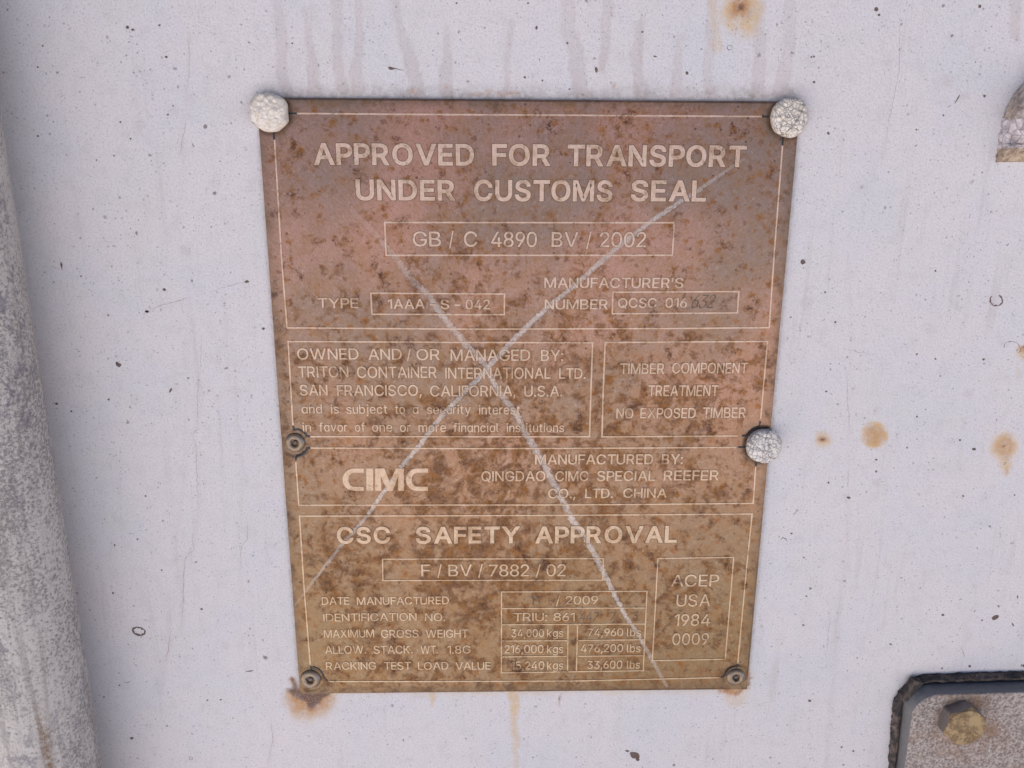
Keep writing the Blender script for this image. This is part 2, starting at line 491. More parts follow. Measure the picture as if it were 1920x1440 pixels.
for a in ((239, 51, 3.5, 3), (312, 107, 3, 2.5), (249, 56, 3, 2.5), (299, 47, 2.5, 2), (71, 126, 2, 2), (80, 86, 2, 2), (71, 255, 2.2, 2), (548, 81, 2, 2),
          (214, 292, 2, 1.6), (226, 229, 2, 2), (315, 215, 2.2, 1.8), (181, 300, 1.8, 1.6), (245, 260, 2, 1.6), (106, 757, 3, 2.4), (204, 749, 2.2, 2), (134, 771, 2, 2),
          (308, 543, 3.5, 3), (152, 518, 2, 2), (203, 591, 2, 2), (494, 616, 3, 2.6), (51, 660, 3.5, 4), (320, 732, 2, 5, .5), (222, 684, 6, 4, .4), (219, 680, 3, 2),
          (275, 544 + 40, 4, 2.4), (463, 528, 4, 3), (276, 584, 3, 2.4), (6, 1097, 6, 4), (212, 1112, 2.2, 2), (215, 1022, 2, 2), (258, 1011, 2, 2), (378, 1142, 2.6, 2),
          (247, 1384, 4, 2.4), (195, 1307, 2, 1.6), (389, 1313, 2, 1.6), (414, 1312, 2, 1.6), (273, 990 - 60, 2, 2), (303, 1069, 2, 1.6), (224, 1285, 1.8, 1.6),
          (1643, 17, 4, 5), (1648, 28, 2.6, 2.6), (1521, 107, 2, 2), (1769, 216, 2.2, 2), (1846, 180, 3, 3), (1526, 154, 2.6, 2.4), (1553, 250, 3, 3), (1718, 243, 2, 2), (1837, 12, 3, 3),
          (1505, 491, 5.5, 5), (1547, 548, 2, 2), (1566, 604, 2.4, 2), (1754, 508, 2, 2), (1719, 664, 2.4, 1.8, -.6), (1754, 673, 2, 2), (1549, 734, 2, 2), (1826, 842, 4, 3), (1800, 825, 2, 2),
          (1643, 862, 2.6, 2), (1643, 884, 2, 2), (1553, 905, 2, 2), (1591, 933, 4, 2.4, .3), (1806, 930, 2, 2), (1719, 781, 2, 2), (1844, 674, 2.4, 2), (1902, 928, 2, 1.6),
          (1866, 1157, 7, 4.5, -.5), (1899, 1171, 1.5, 4, -.5), (1818, 1249, 2.6, 2.4), (1766, 1253, 1.8, 1.8), (1768, 1153, 3, 2.6), (1506, 1172, 2.4, 1.6), (1670, 1208, 3, 1.4, .5), (1518, 1314, 3, 2.4),
          (1600, 1408, 2, 2), (1578, 1401, 2, 2), (1908, 1119, 1.5, 3), (1512, 1143 - 25, 2, 1.6), (1920, 1248, 3, 3), (1841, 1163, 2, 1.8), (1484, 1000, 2.4, 1.6),
          (984, 145, 2.4, 2.4), (1064, 81, 2.4, 2), (1006, 52, 2.4, 4), (1017, 151, 2, 2), (1228, 106, 4, 1.6, .2), (1118, 131, 3, 6), (1288, 137, 3, 4), (1526, 232 - 126, 2, 2), (1204, 60, 2, 2), (856, 6, 2, 2), (990, 6, 2, 2)):
    spot(*a)
for a in ((1189, 1416, 10, 7, .5), (1176, 1408, 4, 2, .2), (1196, 1424, 4, 3), (733, 128, 6, 3, .3)):
    spot(*a)
ringmark(260, 1184, 13.5, 8.5, 4.2, .25); ringmark(1868, 563, 13, 11, 3.2, 0, (14, 17)); ringmark(1368, 89, 5, 5, 1.2); ringmark(358, 1422, 3.5, 3, 1.0); ringmark(1898, 652, 16, 12, 1.2, .2, (2, 9))
stroke([(1464, 1012), (1467, 1008), (1473, 1010), (1476, 1015)], 3.4, 1, jitter=.2)
stroke([(114, 491), (117, 507)], 5, 1, jitter=.2)
stroke([(232, 1280), (240, 1280), (245, 1276)], 1.6, 1, jitter=.2); stroke([(460, 1260), (476, 1257)], 2.5, 1, jitter=.4)
stroke([(735, 127), (757, 132)], 3, 1, jitter=.3); stroke([(1790, 194), (1800, 177)], 3, 1, jitter=.2); stroke([(1776, 202), (1783, 197)], 5, 1, jitter=.3)
stroke([(274, 584), (300, 573), (330, 565), (360, 557)], 1.7, 3); stroke([(390, 549), (415, 540), (463, 528)], 1.1, 3)
stroke([(362, 815), (366, 808), (374, 804)], 3, 3, jitter=.4)
for pts, w in (([(372, 700), (370, 760), (372, 800)], 1.1), ([(362, 818), (367, 835), (370, 900), (372, 950)], 1.0), ([(360, 1000), (364, 1030), (348, 1045), (344, 1080), (344, 1130), (340, 1165)], 1.5),
               ([(326, 1178), (318, 1190), (316, 1220), (305, 1245)], 1.4), ([(463, 960), (464, 1010), (453, 1025), (452, 1070)], 1.0), ([(378, 620), (376, 690), (382, 700)], .8),
               ([(1588, 690), (1590, 760), (1594, 810)], .8), ([(1590, 880), (1590, 920)], 1), ([(1802, 1212), (1806, 1225), (1810, 1236)], 1.5), ([(1808, 1252), (1814, 1262)], 1),
               ([(352, 60), (356, 120), (350, 170)], .8), ([(350, 225), (342, 260), (338, 290)], 1.2), ([(1688, 20), (1686, 130), (1665, 235), (1660, 290)], .8), ([(1583, 653), (1636, 666)], 1.2),
               ([(1559, 1130), (1548, 1240), (1556, 1255)], .8), ([(508, 1350), (512, 1385), (502, 1430)], 1.0)):
    stroke(pts, w, 3)

nbig = nx * nz
me = bpy.data.meshes.new('door_panel')
me.from_pydata(V, [], F)
for m in (pm.m, chip_m.m, edge_m.m, crack_m.m): me.materials.append(m)
me.polygons.foreach_set('material_index', MI)
for nm, arr in (('drip', dripv), ('grime_and_shade', grime_shadev), ('rust', rustv), ('rust_core', corev), ('stain', yelv)):
    a = me.attributes.new(nm, 'FLOAT', 'POINT')
    full = np.zeros(len(V), np.float32)
    full[:nbig] = np.clip(arr, 0, 1).ravel()
    a.data.foreach_set('value', full)
me.update()
container = empty('shipping_container', (0, 0, 0))
tag(container, 'white painted steel container door face with drip marks, specks and rust spots behind the plate', 'shipping container')
door = bpy.data.objects.new('door_panel', me)
door.parent = container
COL.objects.link(door)
# the box behind the doors
bx0, bx1, by0, by1, bz0, bz1 = -0.45, 1.99, 0.06, 6.1, 0.12, 2.72
cv_ = [(x, y, z) for x in (bx0, bx1) for y in (by0, by1) for z in (bz0, bz1)]
body = obj('container_body', cv_, [(0, 1, 3, 2), (4, 6, 7, 5), (0, 4, 5, 1), (2, 3, 7, 6), (0, 2, 6, 4), (1, 5, 7, 3)], pm.m, container)
# second leaf of the door, outside the picture
obj('door_panel', [(0.60, 0, 0.25), (1.97, 0, 0.25), (1.97, 0, 2.60), (0.60, 0, 2.60), (0.60, .055, .25), (1.97, .055, .25), (1.97, .055, 2.6), (.6, .055, 2.6)],
    [(0, 1, 2, 3), (0, 4, 5, 1), (1, 5, 6, 2), (2, 6, 7, 3), (3, 7, 4, 0)], pm.m, container)

# ================================================================== locking rod
zm = Mat('pitted_galvanised_steel')
z2 = zm.noise(800, 5, 0.8)
z3 = zm.voronoi(520)
zlow = zm.noise(40, 5, 0.7, co=zm.scaled((1, 1, .45)))
zg = zm.math('ADD', z2, zm.math('MULTIPLY', zm.math('SUBTRACT', zlow, .5), .50))
zg = zm.math('SUBTRACT', zg, zm.math('MULTIPLY', zm.ramp(z3.outputs['Distance'], .45, .1), .07))
zc = zm.mix(zm.ramp(zg, 0.38, 0.56), (0.245, 0.228, 0.222), (0.60, 0.565, 0.54))
zsp = zm.math('MULTIPLY', zm.ramp(zm.noise(210, 4, .7, co=zm.scaled((1, 1, .6))), .50, .62), zm.ramp(zm.noise(26, 3, .6, co=zm.scaled((1, 1, .3))), .46, .60))
zc = zm.mix(zm.math('MULTIPLY', zm.ramp(zm.noise(1.0, 5, .7, .5, co=zm.scaled((210, 210, 11))), .50, .68), .5), zc, (0.21, 0.185, 0.17))
zc = zm.mix(zm.math('MULTIPLY', zsp, 0.75), zc, (0.165, 0.155, 0.19))
zc = zm.mix(zm.math('MULTIPLY', zm.ramp(zm.noise(16, 3, 0.6, co=zm.scaled((1, 1, .25))), 0.52, 0.7), 0.4), zc, (0.31, 0.275, 0.23))
zc = zm.mix(zm.math('MULTIPLY', zm.ramp(zm.noise(1300, 3, .7), .45, .7), .35), zc, (0.62, 0.59, 0.58))
zc = zm.mix(zm.math('MULTIPLY', zm.attr('rust'), zm.ramp(zm.noise(420, 4, .7), .3, .65)), zc, (0.20, 0.11, 0.05))
zh = zm.math('ADD', z2, zm.math('MULTIPLY', z3.outputs['Distance'], 0.5))
zm.set(color=zc, rough=0.7, spec=0.35, normal=zm.bump(zh, 0.0005, 0.8))
ROD_R, ROD_OUT = 0.0176, 0.0225
def rod_axis_at(px0, px1, py):
    """Centre line of a rod of radius ROD_R standing ROD_OUT in front of the door whose right edge shows at px1."""
    d = FWD + RIGHT * ((px1 - 960) / F_PX) + DOWN * ((py - 720) / F_PX)
    a = math.atan2(d[0], d[1])
    # the tangent ray touches the right side of the circle
    y = -ROD_OUT
    x = CAM[0] + math.tan(a) * (y - CAM[1]) - ROD_R / math.cos(a)
    tz = CAM[2] + d[2] / d[1] * (y - CAM[1])
    return x, tz
xa, za = rod_axis_at(0, 43, 480)
xb, zb = rod_axis_at(0, 192, 1435)
slope = (xa - xb) / (za - zb)
seg, v, f = 96, [], []
zs = [-1.0, -0.6, -0.3] + [-.2 + .004 * k for k in range(95)] + [0.3, 0.7, 1.1]
for z in zs:
    cx_ = xb + slope * (z - zb)
    for k in range(seg):
        a = 2 * math.pi * k / seg
        v.append((cx_ + ROD_R * math.cos(a), -ROD_OUT + ROD_R * math.sin(a), z))
for i in range(len(zs) - 1):
    for k in range(seg):
        f.append((i * seg + k, i * seg + (k + 1) % seg, (i + 1) * seg + (k + 1) % seg, (i + 1) * seg + k))
f.append(tuple(range(seg))[::-1]); f.append(tuple((len(zs) - 1) * seg + k for k in range(seg)))
rod = empty('locking_rod', (0, 0, ZC))
tag(rod, 'grey pitted galvanised steel locking rod running up the door left of the plate', 'rod')
tube = obj('rod_tube', v, f, zm.m, rod, shade=True)
A = np.array(v)
ra = np.zeros(len(v), np.float32)
ang = np.arctan2(A[:, 1] + ROD_OUT, A[:, 0] - (xb + slope * (A[:, 2] - zb)))
ra += np.exp(-((ang + 1.05) / 0.10) ** 2) * smooth(-.205, -.16, A[:, 2]) * smooth(-.095, -.115, A[:, 2])
at_ = tube.data.attributes.new('rust', 'FLOAT', 'POINT'); at_.data.foreach_set('value', np.clip(ra, 0, 1).astype(np.float32))
for z in (-0.75, 0.85):                      # the guides that hold the rod, above and below the picture
    cx_ = xb + slope * (z - zb)
    w_, d_ = 0.03, ROD_OUT + ROD_R + 0.006
    bv = [(cx_ + sx * w_, y, z + sz * .03) for sx in (-1, 1) for y in (0.001, -d_) for sz in (-1, 1)]
    obj('rod_guide', bv, [(0, 1, 3, 2), (4, 6, 7, 5), (0, 4, 5, 1), (2, 3, 7, 6), (0, 2, 6, 4), (1, 5, 7, 3)], zm.m, rod)

# ================================================================== data plate
TH = 0.0016                                  # thickness with the sealant under it
plate = empty('data_plate', (0, 0, ZC))
tag(plate, 'brown rusty metal data plate with an X scratched across its etched text', 'data plate')
PW, PH = 0.2, 0.2496

def worn(name):
    """Shared wear of the plate, laid out over the plate itself: rust blotches, pits, the X scratch."""
    m = Mat(name)
    co = m.co
    xz = m.sep(co)
    big = m.noise(150, 7, 0.82, 0.5)
    mid = m.noise(300, 6, 0.8, 0.2)
    grain = m.noise(1250, 3, 0.7)
    low = m.noise(13, 2, 0.5)
    up = m.ramp(xz[2], -0.125, 0.125)                      # the lower half has rusted more; also masks the painted reflection tint above
    e = m.math('ADD', m.math('MULTIPLY', big, 0.55), m.math('MULTIPLY', mid, 0.45))
    # most rust sits across the middle and the lower left
    cen = m.ramp(m.math('SQRT', m.math('ADD', m.math('POWER', m.math('ADD', xz[0], 0.012), 2.0), m.math('POWER', m.math('MULTIPLY', m.math('ADD', xz[2], 0.03), 0.8), 2.0))), 0.115, 0.02)
    e = m.math('ADD', m.math('SUBTRACT', e, m.math('MULTIPLY', up, 0.03)), m.math('MULTIPLY', cen, 0.045))
    e = m.math('ADD', e, m.math('MULTIPLY', m.math('SUBTRACT', m.noise(24, 3, .6), 0.5), 0.22))
    blot = m.ramp(e, 0.465, 0.615)
    deep = m.ramp(m.math('ADD', m.math('MULTIPLY', m.noise(75, 6, 0.78, 0.4), 0.6), m.math('MULTIPLY', mid, 0.4)), 0.545, 0.66)
    # brown spots, some of them rings
    vo = m.voronoi(240, co=m.vmath('ADD', co, m.vmath('SCALE', m.vmath('SUBTRACT', m.noise(420, 4, .7, color=True), (.5, .5, .5)), 0.005)))
    c = m.sep(vo.outputs['Color'])
    rad = m.math('MULTIPLY', m.math('POWER', c[0], 3.5), 0.26)
    dd = m.math('SUBTRACT', vo.outputs['Distance'], rad)
    spot_ = m.math('MULTIPLY', m.ramp(dd, 0.10, -0.02), m.math('GREATER_THAN', c[1], 0.35))
    vo2 = m.voronoi(520)
    c2 = m.sep(vo2.outputs['Color'])
    pit = m.math('MULTIPLY', m.ramp(m.math('SUBTRACT', vo2.outputs['Distance'], m.math('MULTIPLY', c2[0], 0.28)), 0.10, -0.02), m.math('GREATER_THAN', c2[1], 0.55))
    # scratches
    # scratches: a field measured from the scratch lines, 3 on the line and 0 away from it
    sn = m.noise(750, 4, 0.8)
    q = m.math('DIVIDE', m.math('SUBTRACT', 3.0, m.attr('scratch')), m.ramp(sn, 0.25, 0.75, 0.55, 1.40))
    amt = m.attr('scratch_depth')
    cut = m.math('MULTIPLY', m.math('MULTIPLY', m.ramp(q, 1.12, 0.82), amt), m.ramp(m.noise(520, 5, .8), 0.32, 0.56, 0.30, 1.0))
    m.bright = m.math('MULTIPLY', m.math('MULTIPLY', m.ramp(q, .60, .15), m.ramp(grain, .44, .64)), m.math('MULTIPLY', amt, 0.42))
    m.burr = m.math('MULTIPLY', m.math('MULTIPLY', m.ramp(q, 1.9, 1.15), m.ramp(q, .85, 1.1)), amt)
    vo3 = m.voronoi(330, co=m.vmath('ADD', co, m.vmath('SCALE', m.vmath('SUBTRACT', m.noise(650, 3, .7, color=True), (.5, .5, .5)), 0.0042)))
    c3 = m.sep(vo3.outputs['Color'])
    m.orange = m.math('MULTIPLY', m.ramp(m.math('SUBTRACT', vo3.outputs['Distance'], m.math('MULTIPLY', m.math('POWER', c3[0], 1.6), 0.42)), 0.16, -0.04), m.math('GREATER_THAN', m.math('ADD', c3[1], m.math('MULTIPLY', m.math('SUBTRACT', m.noise(32, 3, .6), .5), 1.6)), 0.42))
    return m, big, mid, grain, low, blot, deep, spot_, pit, cut, up

def pl(px, py):
    return at(px, py, TH)
SCRATCHES = [[(pl(x, y), w * .000182 / 2, s * .82) for x, y, w, s in L] for L in (
    [(625, 340, 9, .0), (659, 392, 10, .1), (702, 436, 11, .2), (732, 471, 12, .35), (775, 529, 13, .5), (801, 551, 13, .6), (833, 597, 14, .7), (870, 642, 14, .7), (907, 680, 13, .75), (933, 732, 13, .8)],
    [(933, 732, 13, .8), (953, 757, 14, .8), (970, 780, 14, .8), (985, 813, 14, .85), (1013, 858, 15, .9), (1035, 900, 15, .85), (1053, 935, 15, .85), (1072, 974, 15, .85), (1095, 1003, 14, .9)],
    [(1095, 1003, 14, .9), (1115, 1041, 13, .9), (1136, 1082, 12, .9), (1153, 1117, 11, .95), (1174, 1157, 10, .95), (1200, 1195, 9, .8), (1220, 1233, 9, .7), (1250, 1287, 8, .4)],
    [(1395, 298, 6, .2), (1377, 310, 7, .45), (1339, 337, 8, .5), (1281, 375, 9, .95), (1228, 410, 10, .8), (1164, 459, 11, .75), (1123, 494, 11, .8), (1082, 532, 11, .85), (1047, 559, 10, .9), (1023, 580, 11, .9)],
    [(1023, 580, 11, .9), (978, 622, 12, .9), (953, 648, 12, .9), (920, 683, 12, .95), (898, 710, 11, .95), (877, 728, 11, .95), (853, 755, 11, .9), (830, 778, 11, .85), (810, 803, 10, .9)],
    [(810, 803, 10, .9), (785, 838, 11, .95), (757, 870, 11, .9), (723, 917, 9, .95), (709, 938, 9, .9), (687, 969, 9, .75), (639, 1024, 8, .6), (589, 1088, 7, .45), (552, 1136, 6, .25)])]

def scratch_field(x, z):
    x = np.asarray(x, float); z = np.asarray(z, float)
    best, amt = np.full(x.shape, 3.0), np.zeros(x.shape)
    for line in SCRATCHES:
        for (a, wa, sa), (b, wb, sb) in zip(line[:-1], line[1:]):
            dx, dz = b[0] - a[0], b[1] - a[1]
            t = np.clip(((x - a[0]) * dx + (z - a[1]) * dz) / (dx * dx + dz * dz), 0, 1)
            q = np.hypot(x - a[0] - t * dx, z - a[1] - t * dz) / (wa + (wb - wa) * t)
            s_ = sa + (sb - sa) * t
            take = q < best
            amt = np.where(take, s_, amt); best = np.where(take, q, best)
    return 3.0 - best, amt
def add_scratches(o):
    me_ = o.data
    co = np.empty(len(me_.vertices) * 3, np.float32)
    me_.vertices.foreach_get('co', co)
    co = co.reshape(-1, 3)
    for nm, arr in zip(('scratch', 'scratch_depth'), scratch_field(co[:, 0], co[:, 2])):
        a_ = me_.attributes.new(nm, 'FLOAT', 'POINT')
        a_.data.foreach_set('value', arr.astype(np.float32))
    return o

# ---- plate metal
m, big, mid, grain, low, blot, deep, spot_, pit, cut, up = worn('worn_plate_metal')
base = m.mix(m.ramp(low, 0.35, 0.65), (0.235, 0.165, 0.085), (0.255, 0.178, 0.102))
base = m.mix(m.math('MULTIPLY', up, 0.9), base, m.mix(m.ramp(m.noise(17, 3, .5), .38, .64), (0.265, 0.188, 0.172), (0.48, 0.255, 0.213)))  # pink upper tint stands in for a reflection in the metal
base = m.mix(m.math('MULTIPLY', m.ramp(grain, 0.40, 0.70), 0.40), base, (0.19, 0.12, 0.075))
base = m.mix(m.math('MULTIPLY', m.ramp(m.noise(700, 4, .8), 0.5, 0.72), 0.35), base, (0.52, 0.41, 0.33))
haze = m.ramp(m.noise(130, 7, 0.85, 0.4), 0.42, 0.66)
base = m.mix(m.math('MULTIPLY', haze, 0.40), base, (0.27, 0.128, 0.036))
base = m.mix(m.math('MULTIPLY', m.math('MULTIPLY', m.orange, m.ramp(mid, .35, .58)), 0.80), base, (0.245, 0.090, 0.013))
fleck = m.math('MULTIPLY', m.ramp(m.noise(620, 4, 0.8), 0.47, 0.60), m.math('MULTIPLY_ADD', blot, 0.75, 0.18))
base = m.mix(m.math('MULTIPLY', blot, 0.76), base, m.mix(m.ramp(m.noise(260, 5, .8), .36, .62), (0.15, 0.050, 0.008), (0.34, 0.128, 0.010)))
base = m.mix(m.math('MULTIPLY', fleck, 0.75), base, (0.135, 0.05, 0.013))
base = m.mix(m.math('MULTIPLY', spot_, 0.55), base, (0.14, 0.055, 0.022))
base = m.mix(m.math('MULTIPLY', m.math('MULTIPLY', deep, m.ramp(grain, .25, .55)), 0.95), base, (0.05, 0.014, 0.008))
base = m.mix(m.math('MULTIPLY', pit, 0.65), base, (0.07, 0.034, 0.02))
edge = m.attr('dirt_and_shade')
base = m.mix(m.math('MULTIPLY', edge, m.ramp(mid, 0.3, 0.62, .35, 1.0)), base, (0.125, 0.085, 0.055))
base = m.mix(m.math('MULTIPLY', m.burr, 0.30), base, (0.12, 0.075, 0.045))
base = m.mix(cut, base, m.mix(m.ramp(m.noise(1500, 3, .8), .35, .65), (0.33, 0.29, 0.27), (0.55, 0.51, 0.49)))
base = m.mix(m.bright, base, (0.72, 0.68, 0.66))
hh = m.math('ADD', m.math('MULTIPLY', grain, 0.5), m.math('MULTIPLY', deep, 0.5))
hh = m.math('SUBTRACT', hh, m.math('MULTIPLY', pit, 0.5))
hh = m.math('SUBTRACT', hh, m.math('MULTIPLY', cut, 0.6))
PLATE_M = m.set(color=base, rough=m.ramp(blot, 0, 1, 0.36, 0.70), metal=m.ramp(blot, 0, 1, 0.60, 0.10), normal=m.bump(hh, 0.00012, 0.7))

# ---- bare metal of letters and lines
m, big, mid, grain, low, blot, deep, spot_, pit, cut, up = worn('bare_etched_metal')
base = m.mix(m.ramp(low, 0.35, 0.65), (0.63, 0.475, 0.305), (0.66, 0.50, 0.345))
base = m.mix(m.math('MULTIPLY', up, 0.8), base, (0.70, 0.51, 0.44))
fade = m.ramp(m.noise(75, 4, .7), 0.44, 0.64)
base = m.mix(m.math('MULTIPLY', fade, 0.36), base, (0.42, 0.295, 0.20))
base = m.mix(m.math('MULTIPLY', m.ramp(grain, 0.35, 0.75), 0.45), base, (0.38, 0.26, 0.17))
wornoff = m.ramp(m.noise(165, 5, .75), 0.57, 0.66)
base = m.mix(m.math('MULTIPLY', wornoff, 0.6), base, (0.27, 0.175, 0.105))
base = m.mix(m.math('MULTIPLY', blot, 0.45), base, (0.36, 0.20, 0.075))
base = m.mix(m.math('MULTIPLY', spot_, 0.4), base, (0.22, 0.11, 0.05))
base = m.mix(m.math('MULTIPLY', deep, 0.85), base, (0.12, 0.05, 0.025))
base = m.mix(m.math('MULTIPLY', pit, 0.4), base, (0.14, 0.08, 0.045))
base = m.mix(m.math('MULTIPLY', cut, 0.5), base, (0.50, 0.455, 0.42))
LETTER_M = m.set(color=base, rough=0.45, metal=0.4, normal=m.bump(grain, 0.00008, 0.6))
letter_shade = Mat('shade_round_the_letters')
letter_shade.set(color=letter_shade.mix(letter_shade.noise(500, 3, .7), (0.10, 0.06, 0.032), (0.17, 0.105, 0.06)), rough=0.8)  # dark outline colour standing in for shade at the letter edges

stamp = Mat('stamped_dark_digits')
stamp.set(color=stamp.mix(stamp.ramp(stamp.noise(700, 3, .6), .35, .65), (0.065, 0.055, 0.045), (0.15, 0.115, 0.08)), rough=0.6)
dark = Mat('dark_line_paint')
dark.set(color=(0.022, 0.024, 0.03), rough=0.5)

# ---- panel
RIV = [(507, 210, 36, 'paint', 1), (1478, 221, 35, 'paint', 0), (1430, 834, 33, 'paint', 0), (553, 830, 18.5, 'metal', 0), (582, 1274, 19, 'metal', 0), (1380, 1270, 17, 'metal', 0)]
RIVW = []
for (px, py, r_, kind, lump) in RIV:
    c = at(px, py, TH); e = at(px + r_, py, TH)
    RIVW.append((c[0], c[1], e[0] - c[0], kind, lump))
def plate_out(x, z):
    """Front of the plate in metres off the door: flat, pressed in a little round each rivet, edges eased."""
    x = np.asarray(x, float); z = np.asarray(z, float)
    h_ = np.full(x.shape, TH)
    for (rx, rz, rr, kind, lump) in RIVW:
        d = np.hypot(x - rx, z - rz)
        r0 = 0.0069 if kind == 'metal' else max(rr * 1.22, 0.0085)
        h_ = h_ - 0.00042 * smooth(r0, r0 * .72, d)
    ed = np.minimum(PW / 2 - np.abs(x), PH / 2 - np.abs(z))
    return h_ - 0.0002 * smooth(0.0007, 0.0, ed)
ax_ = np.concatenate([[-PW / 2, -PW / 2 + .0003], np.linspace(-PW / 2 + .0008, PW / 2 - .0008, 380), [PW / 2 - .0003, PW / 2]])
az_ = np.concatenate([[-PH / 2, -PH / 2 + .0003], np.linspace(-PH / 2 + .0008, PH / 2 - .0008, 470), [PH / 2 - .0003, PH / 2]])
X, Z = np.meshgrid(ax_, az_)
bow = 0.0006 * np.sin((X / PW + .5) * math.pi * 1.0) * 0
Y = -plate_out(X, Z)
V = np.stack([X, Y, Z], -1).reshape(-1, 3).tolist()
nx, nz = len(ax_), len(az_)
idx = np.arange(nx * nz).reshape(nz, nx)
F = np.stack([idx[:-1, :-1], idx[:-1, 1:], idx[1:, 1:], idx[1:, :-1]], -1).reshape(-1, 4).tolist()
ring = [int(q) for q in list(idx[0, :]) + list(idx[1:, -1]) + list(idx[-1, -2::-1]) + list(idx[-2:0:-1, 0])]
b0 = len(V)
for i in ring: V.append([V[i][0], 0.0004, V[i][2]])
for k in range(len(ring)):
    F.append([ring[k], b0 + k, b0 + (k + 1) % len(ring), ring[(k + 1) % len(ring)]])
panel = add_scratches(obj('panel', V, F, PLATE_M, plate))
ed = np.minimum(PW / 2 - np.abs(X), PH / 2 - np.abs(Z))
dv = 0.55 * smooth(0.0048, 0.0008, ed + .003 * (fbm(X * 300, Z * 300, 3) - .5))
dv = np.maximum(dv, .75 * smooth(0.0045, 0.0, (PH / 2 - Z) + .004 * (fbm(X * 220, Z * 400, 5) - .5)))
for (rx, rz, rr, kind, lump) in RIVW:
    d = np.hypot(X - rx, Z - rz) + .003 * (fbm(X * 400, Z * 400, 7) - .5)
    dv = np.maximum(dv, (.75 if kind == 'paint' else .45) * smooth(rr * (1.75 if kind == 'paint' else 2.4), rr * 1.0, d))  # dark rings: dirt plus painted shade round the rivets
full = np.zeros(len(V), np.float32); full[:nx * nz] = np.clip(dv, 0, 1).ravel()
a = panel.data.attributes.new('dirt_and_shade', 'FLOAT', 'POINT'); a.data.foreach_set('value', full)

# ---- ribbons (frame lines) on the plate, photo coordinates
LW = 2.6 * .000222
RAISE = 0.00020
def ribbon(name, lines, mat, w=LW, raise_=RAISE, label=None):
    V, F = [], []
    for pts in lines:
        W = [pl(*p) for p in pts]
        closed = W[0] == W[-1]
        if closed: W = W[:-1]
        D = []
        n_ = len(W)
        for i in range(n_ if closed else n_ - 1):
            a, b = W[i], W[(i + 1) % n_]
            k = max(1, int(math.hypot(b[0] - a[0], b[1] - a[1]) / .002))
            for j in range(k): D.append((a[0] + (b[0] - a[0]) * j / k, a[1] + (b[1] - a[1]) * j / k))
        if not closed: D.append(W[-1])
        L = len(D)
        s = len(V)
        for i, p in enumerate(D):
            o_ = D[(i - 1) % L] if closed or i > 0 else p
            q = D[(i + 1) % L] if closed or i < L - 1 else p
            d1 = np.array([p[0] - o_[0], p[1] - o_[1]]); d2 = np.array([q[0] - p[0], q[1] - p[1]])
            for d in (d1, d2):
                l = np.hypot(*d)
                if l: d /= l
            if not d1.any(): d1 = d2
            if not d2.any(): d2 = d1
            t = d1 + d2; t /= np.hypot(*t) or 1
            nrm = np.array([-t[1], t[0]])
            mit = min(2.0, 1 / max(.3, abs(nrm @ np.array([-d1[1], d1[0]]))))
            hw = w / 2 * mit * random.uniform(.88, 1.1)
            for sg in (1, -1):
                x_, z_ = p[0] + nrm[0] * hw * sg, p[1] + nrm[1] * hw * sg
                y_ = -float(plate_out(x_, z_))
                V.append((x_, y_ - raise_, z_)); V.append((x_, y_ + .0001, z_))
        for i in range(L if closed else L - 1):
            a0, b0_ = s + 4 * i, s + 4 * ((i + 1) % L)
            F.append((a0, a0 + 2, b0_ + 2, b0_)); F.append((a0 + 1, a0, b0_, b0_ + 1)); F.append((a0 + 2, a0 + 3, b0_ + 3, b0_ + 2))
    return tag(add_scratches(obj(name, V, F, mat, plate)), label)
def box4(tl, tr, br, bl): return [tl, tr, br, bl, tl]
FR = 'border_line'
ribbon(FR, [[(557, 212.7), (760, 214.4), (1000, 215.6), (1200, 217), (1428, 218.5)], [(515, 262), (520, 345), (528, 480), (538.5, 614.5), (900, 617), (1300, 615.5), (1442, 614), (1451, 480), (1467, 272)]], LETTER_M)
ribbon(FR, [[(549.5, 797), (545, 720), (540.5, 640), (820, 641.5), (1111, 642.5), (1108, 730), (1105.3, 818.5), (900, 818.5), (582, 818.3)]], LETTER_M)
ribbon(FR, [[(1426, 785), (1432, 715), (1439, 640), (1300, 640.8), (1134.5, 642), (1131, 730), (1128.5, 818.7), (1250, 818), (1383, 817)]], LETTER_M)
ribbon(FR, [[(582, 839.8), (900, 840.8), (1150, 840), (1380, 838.4)], [(555, 866), (560.5, 946.8), (980, 946.5), (1200, 945.5), (1412, 943.3), (1416.5, 875)]], LETTER_M)
ribbon(FR, [[(582, 1246), (571, 1110), (561.8, 967.3), (800, 966.8), (1100, 965.6), (1410, 963.3), (1400, 1060), (1383, 1243)], [(617, 1277.2), (800, 1277.3), (1077, 1276.3), (1348, 1270)]], LETTER_M)
ribbon(FR, [box4((721.5, 417), (1264, 417.5), (1260.5, 478.5), (724, 478.5))], LETTER_M)
ribbon(FR, [box4((695.5, 549.5), (946, 551), (945.5, 589.8), (697.5, 589))], LETTER_M)
ribbon(FR, [box4((1149, 547.8), (1385, 546.5), (1382.5, 586.5), (1148, 588))], LETTER_M)
ribbon(FR, [box4((717.5, 1048), (1131, 1047), (1130, 1087.3), (718, 1088))], LETTER_M, LW * .85)
ribbon(FR, [box4((1233.5, 1046.7), (1375.5, 1044.6), (1359.5, 1235.4), (1223, 1238.2))], LETTER_M, LW * .9)
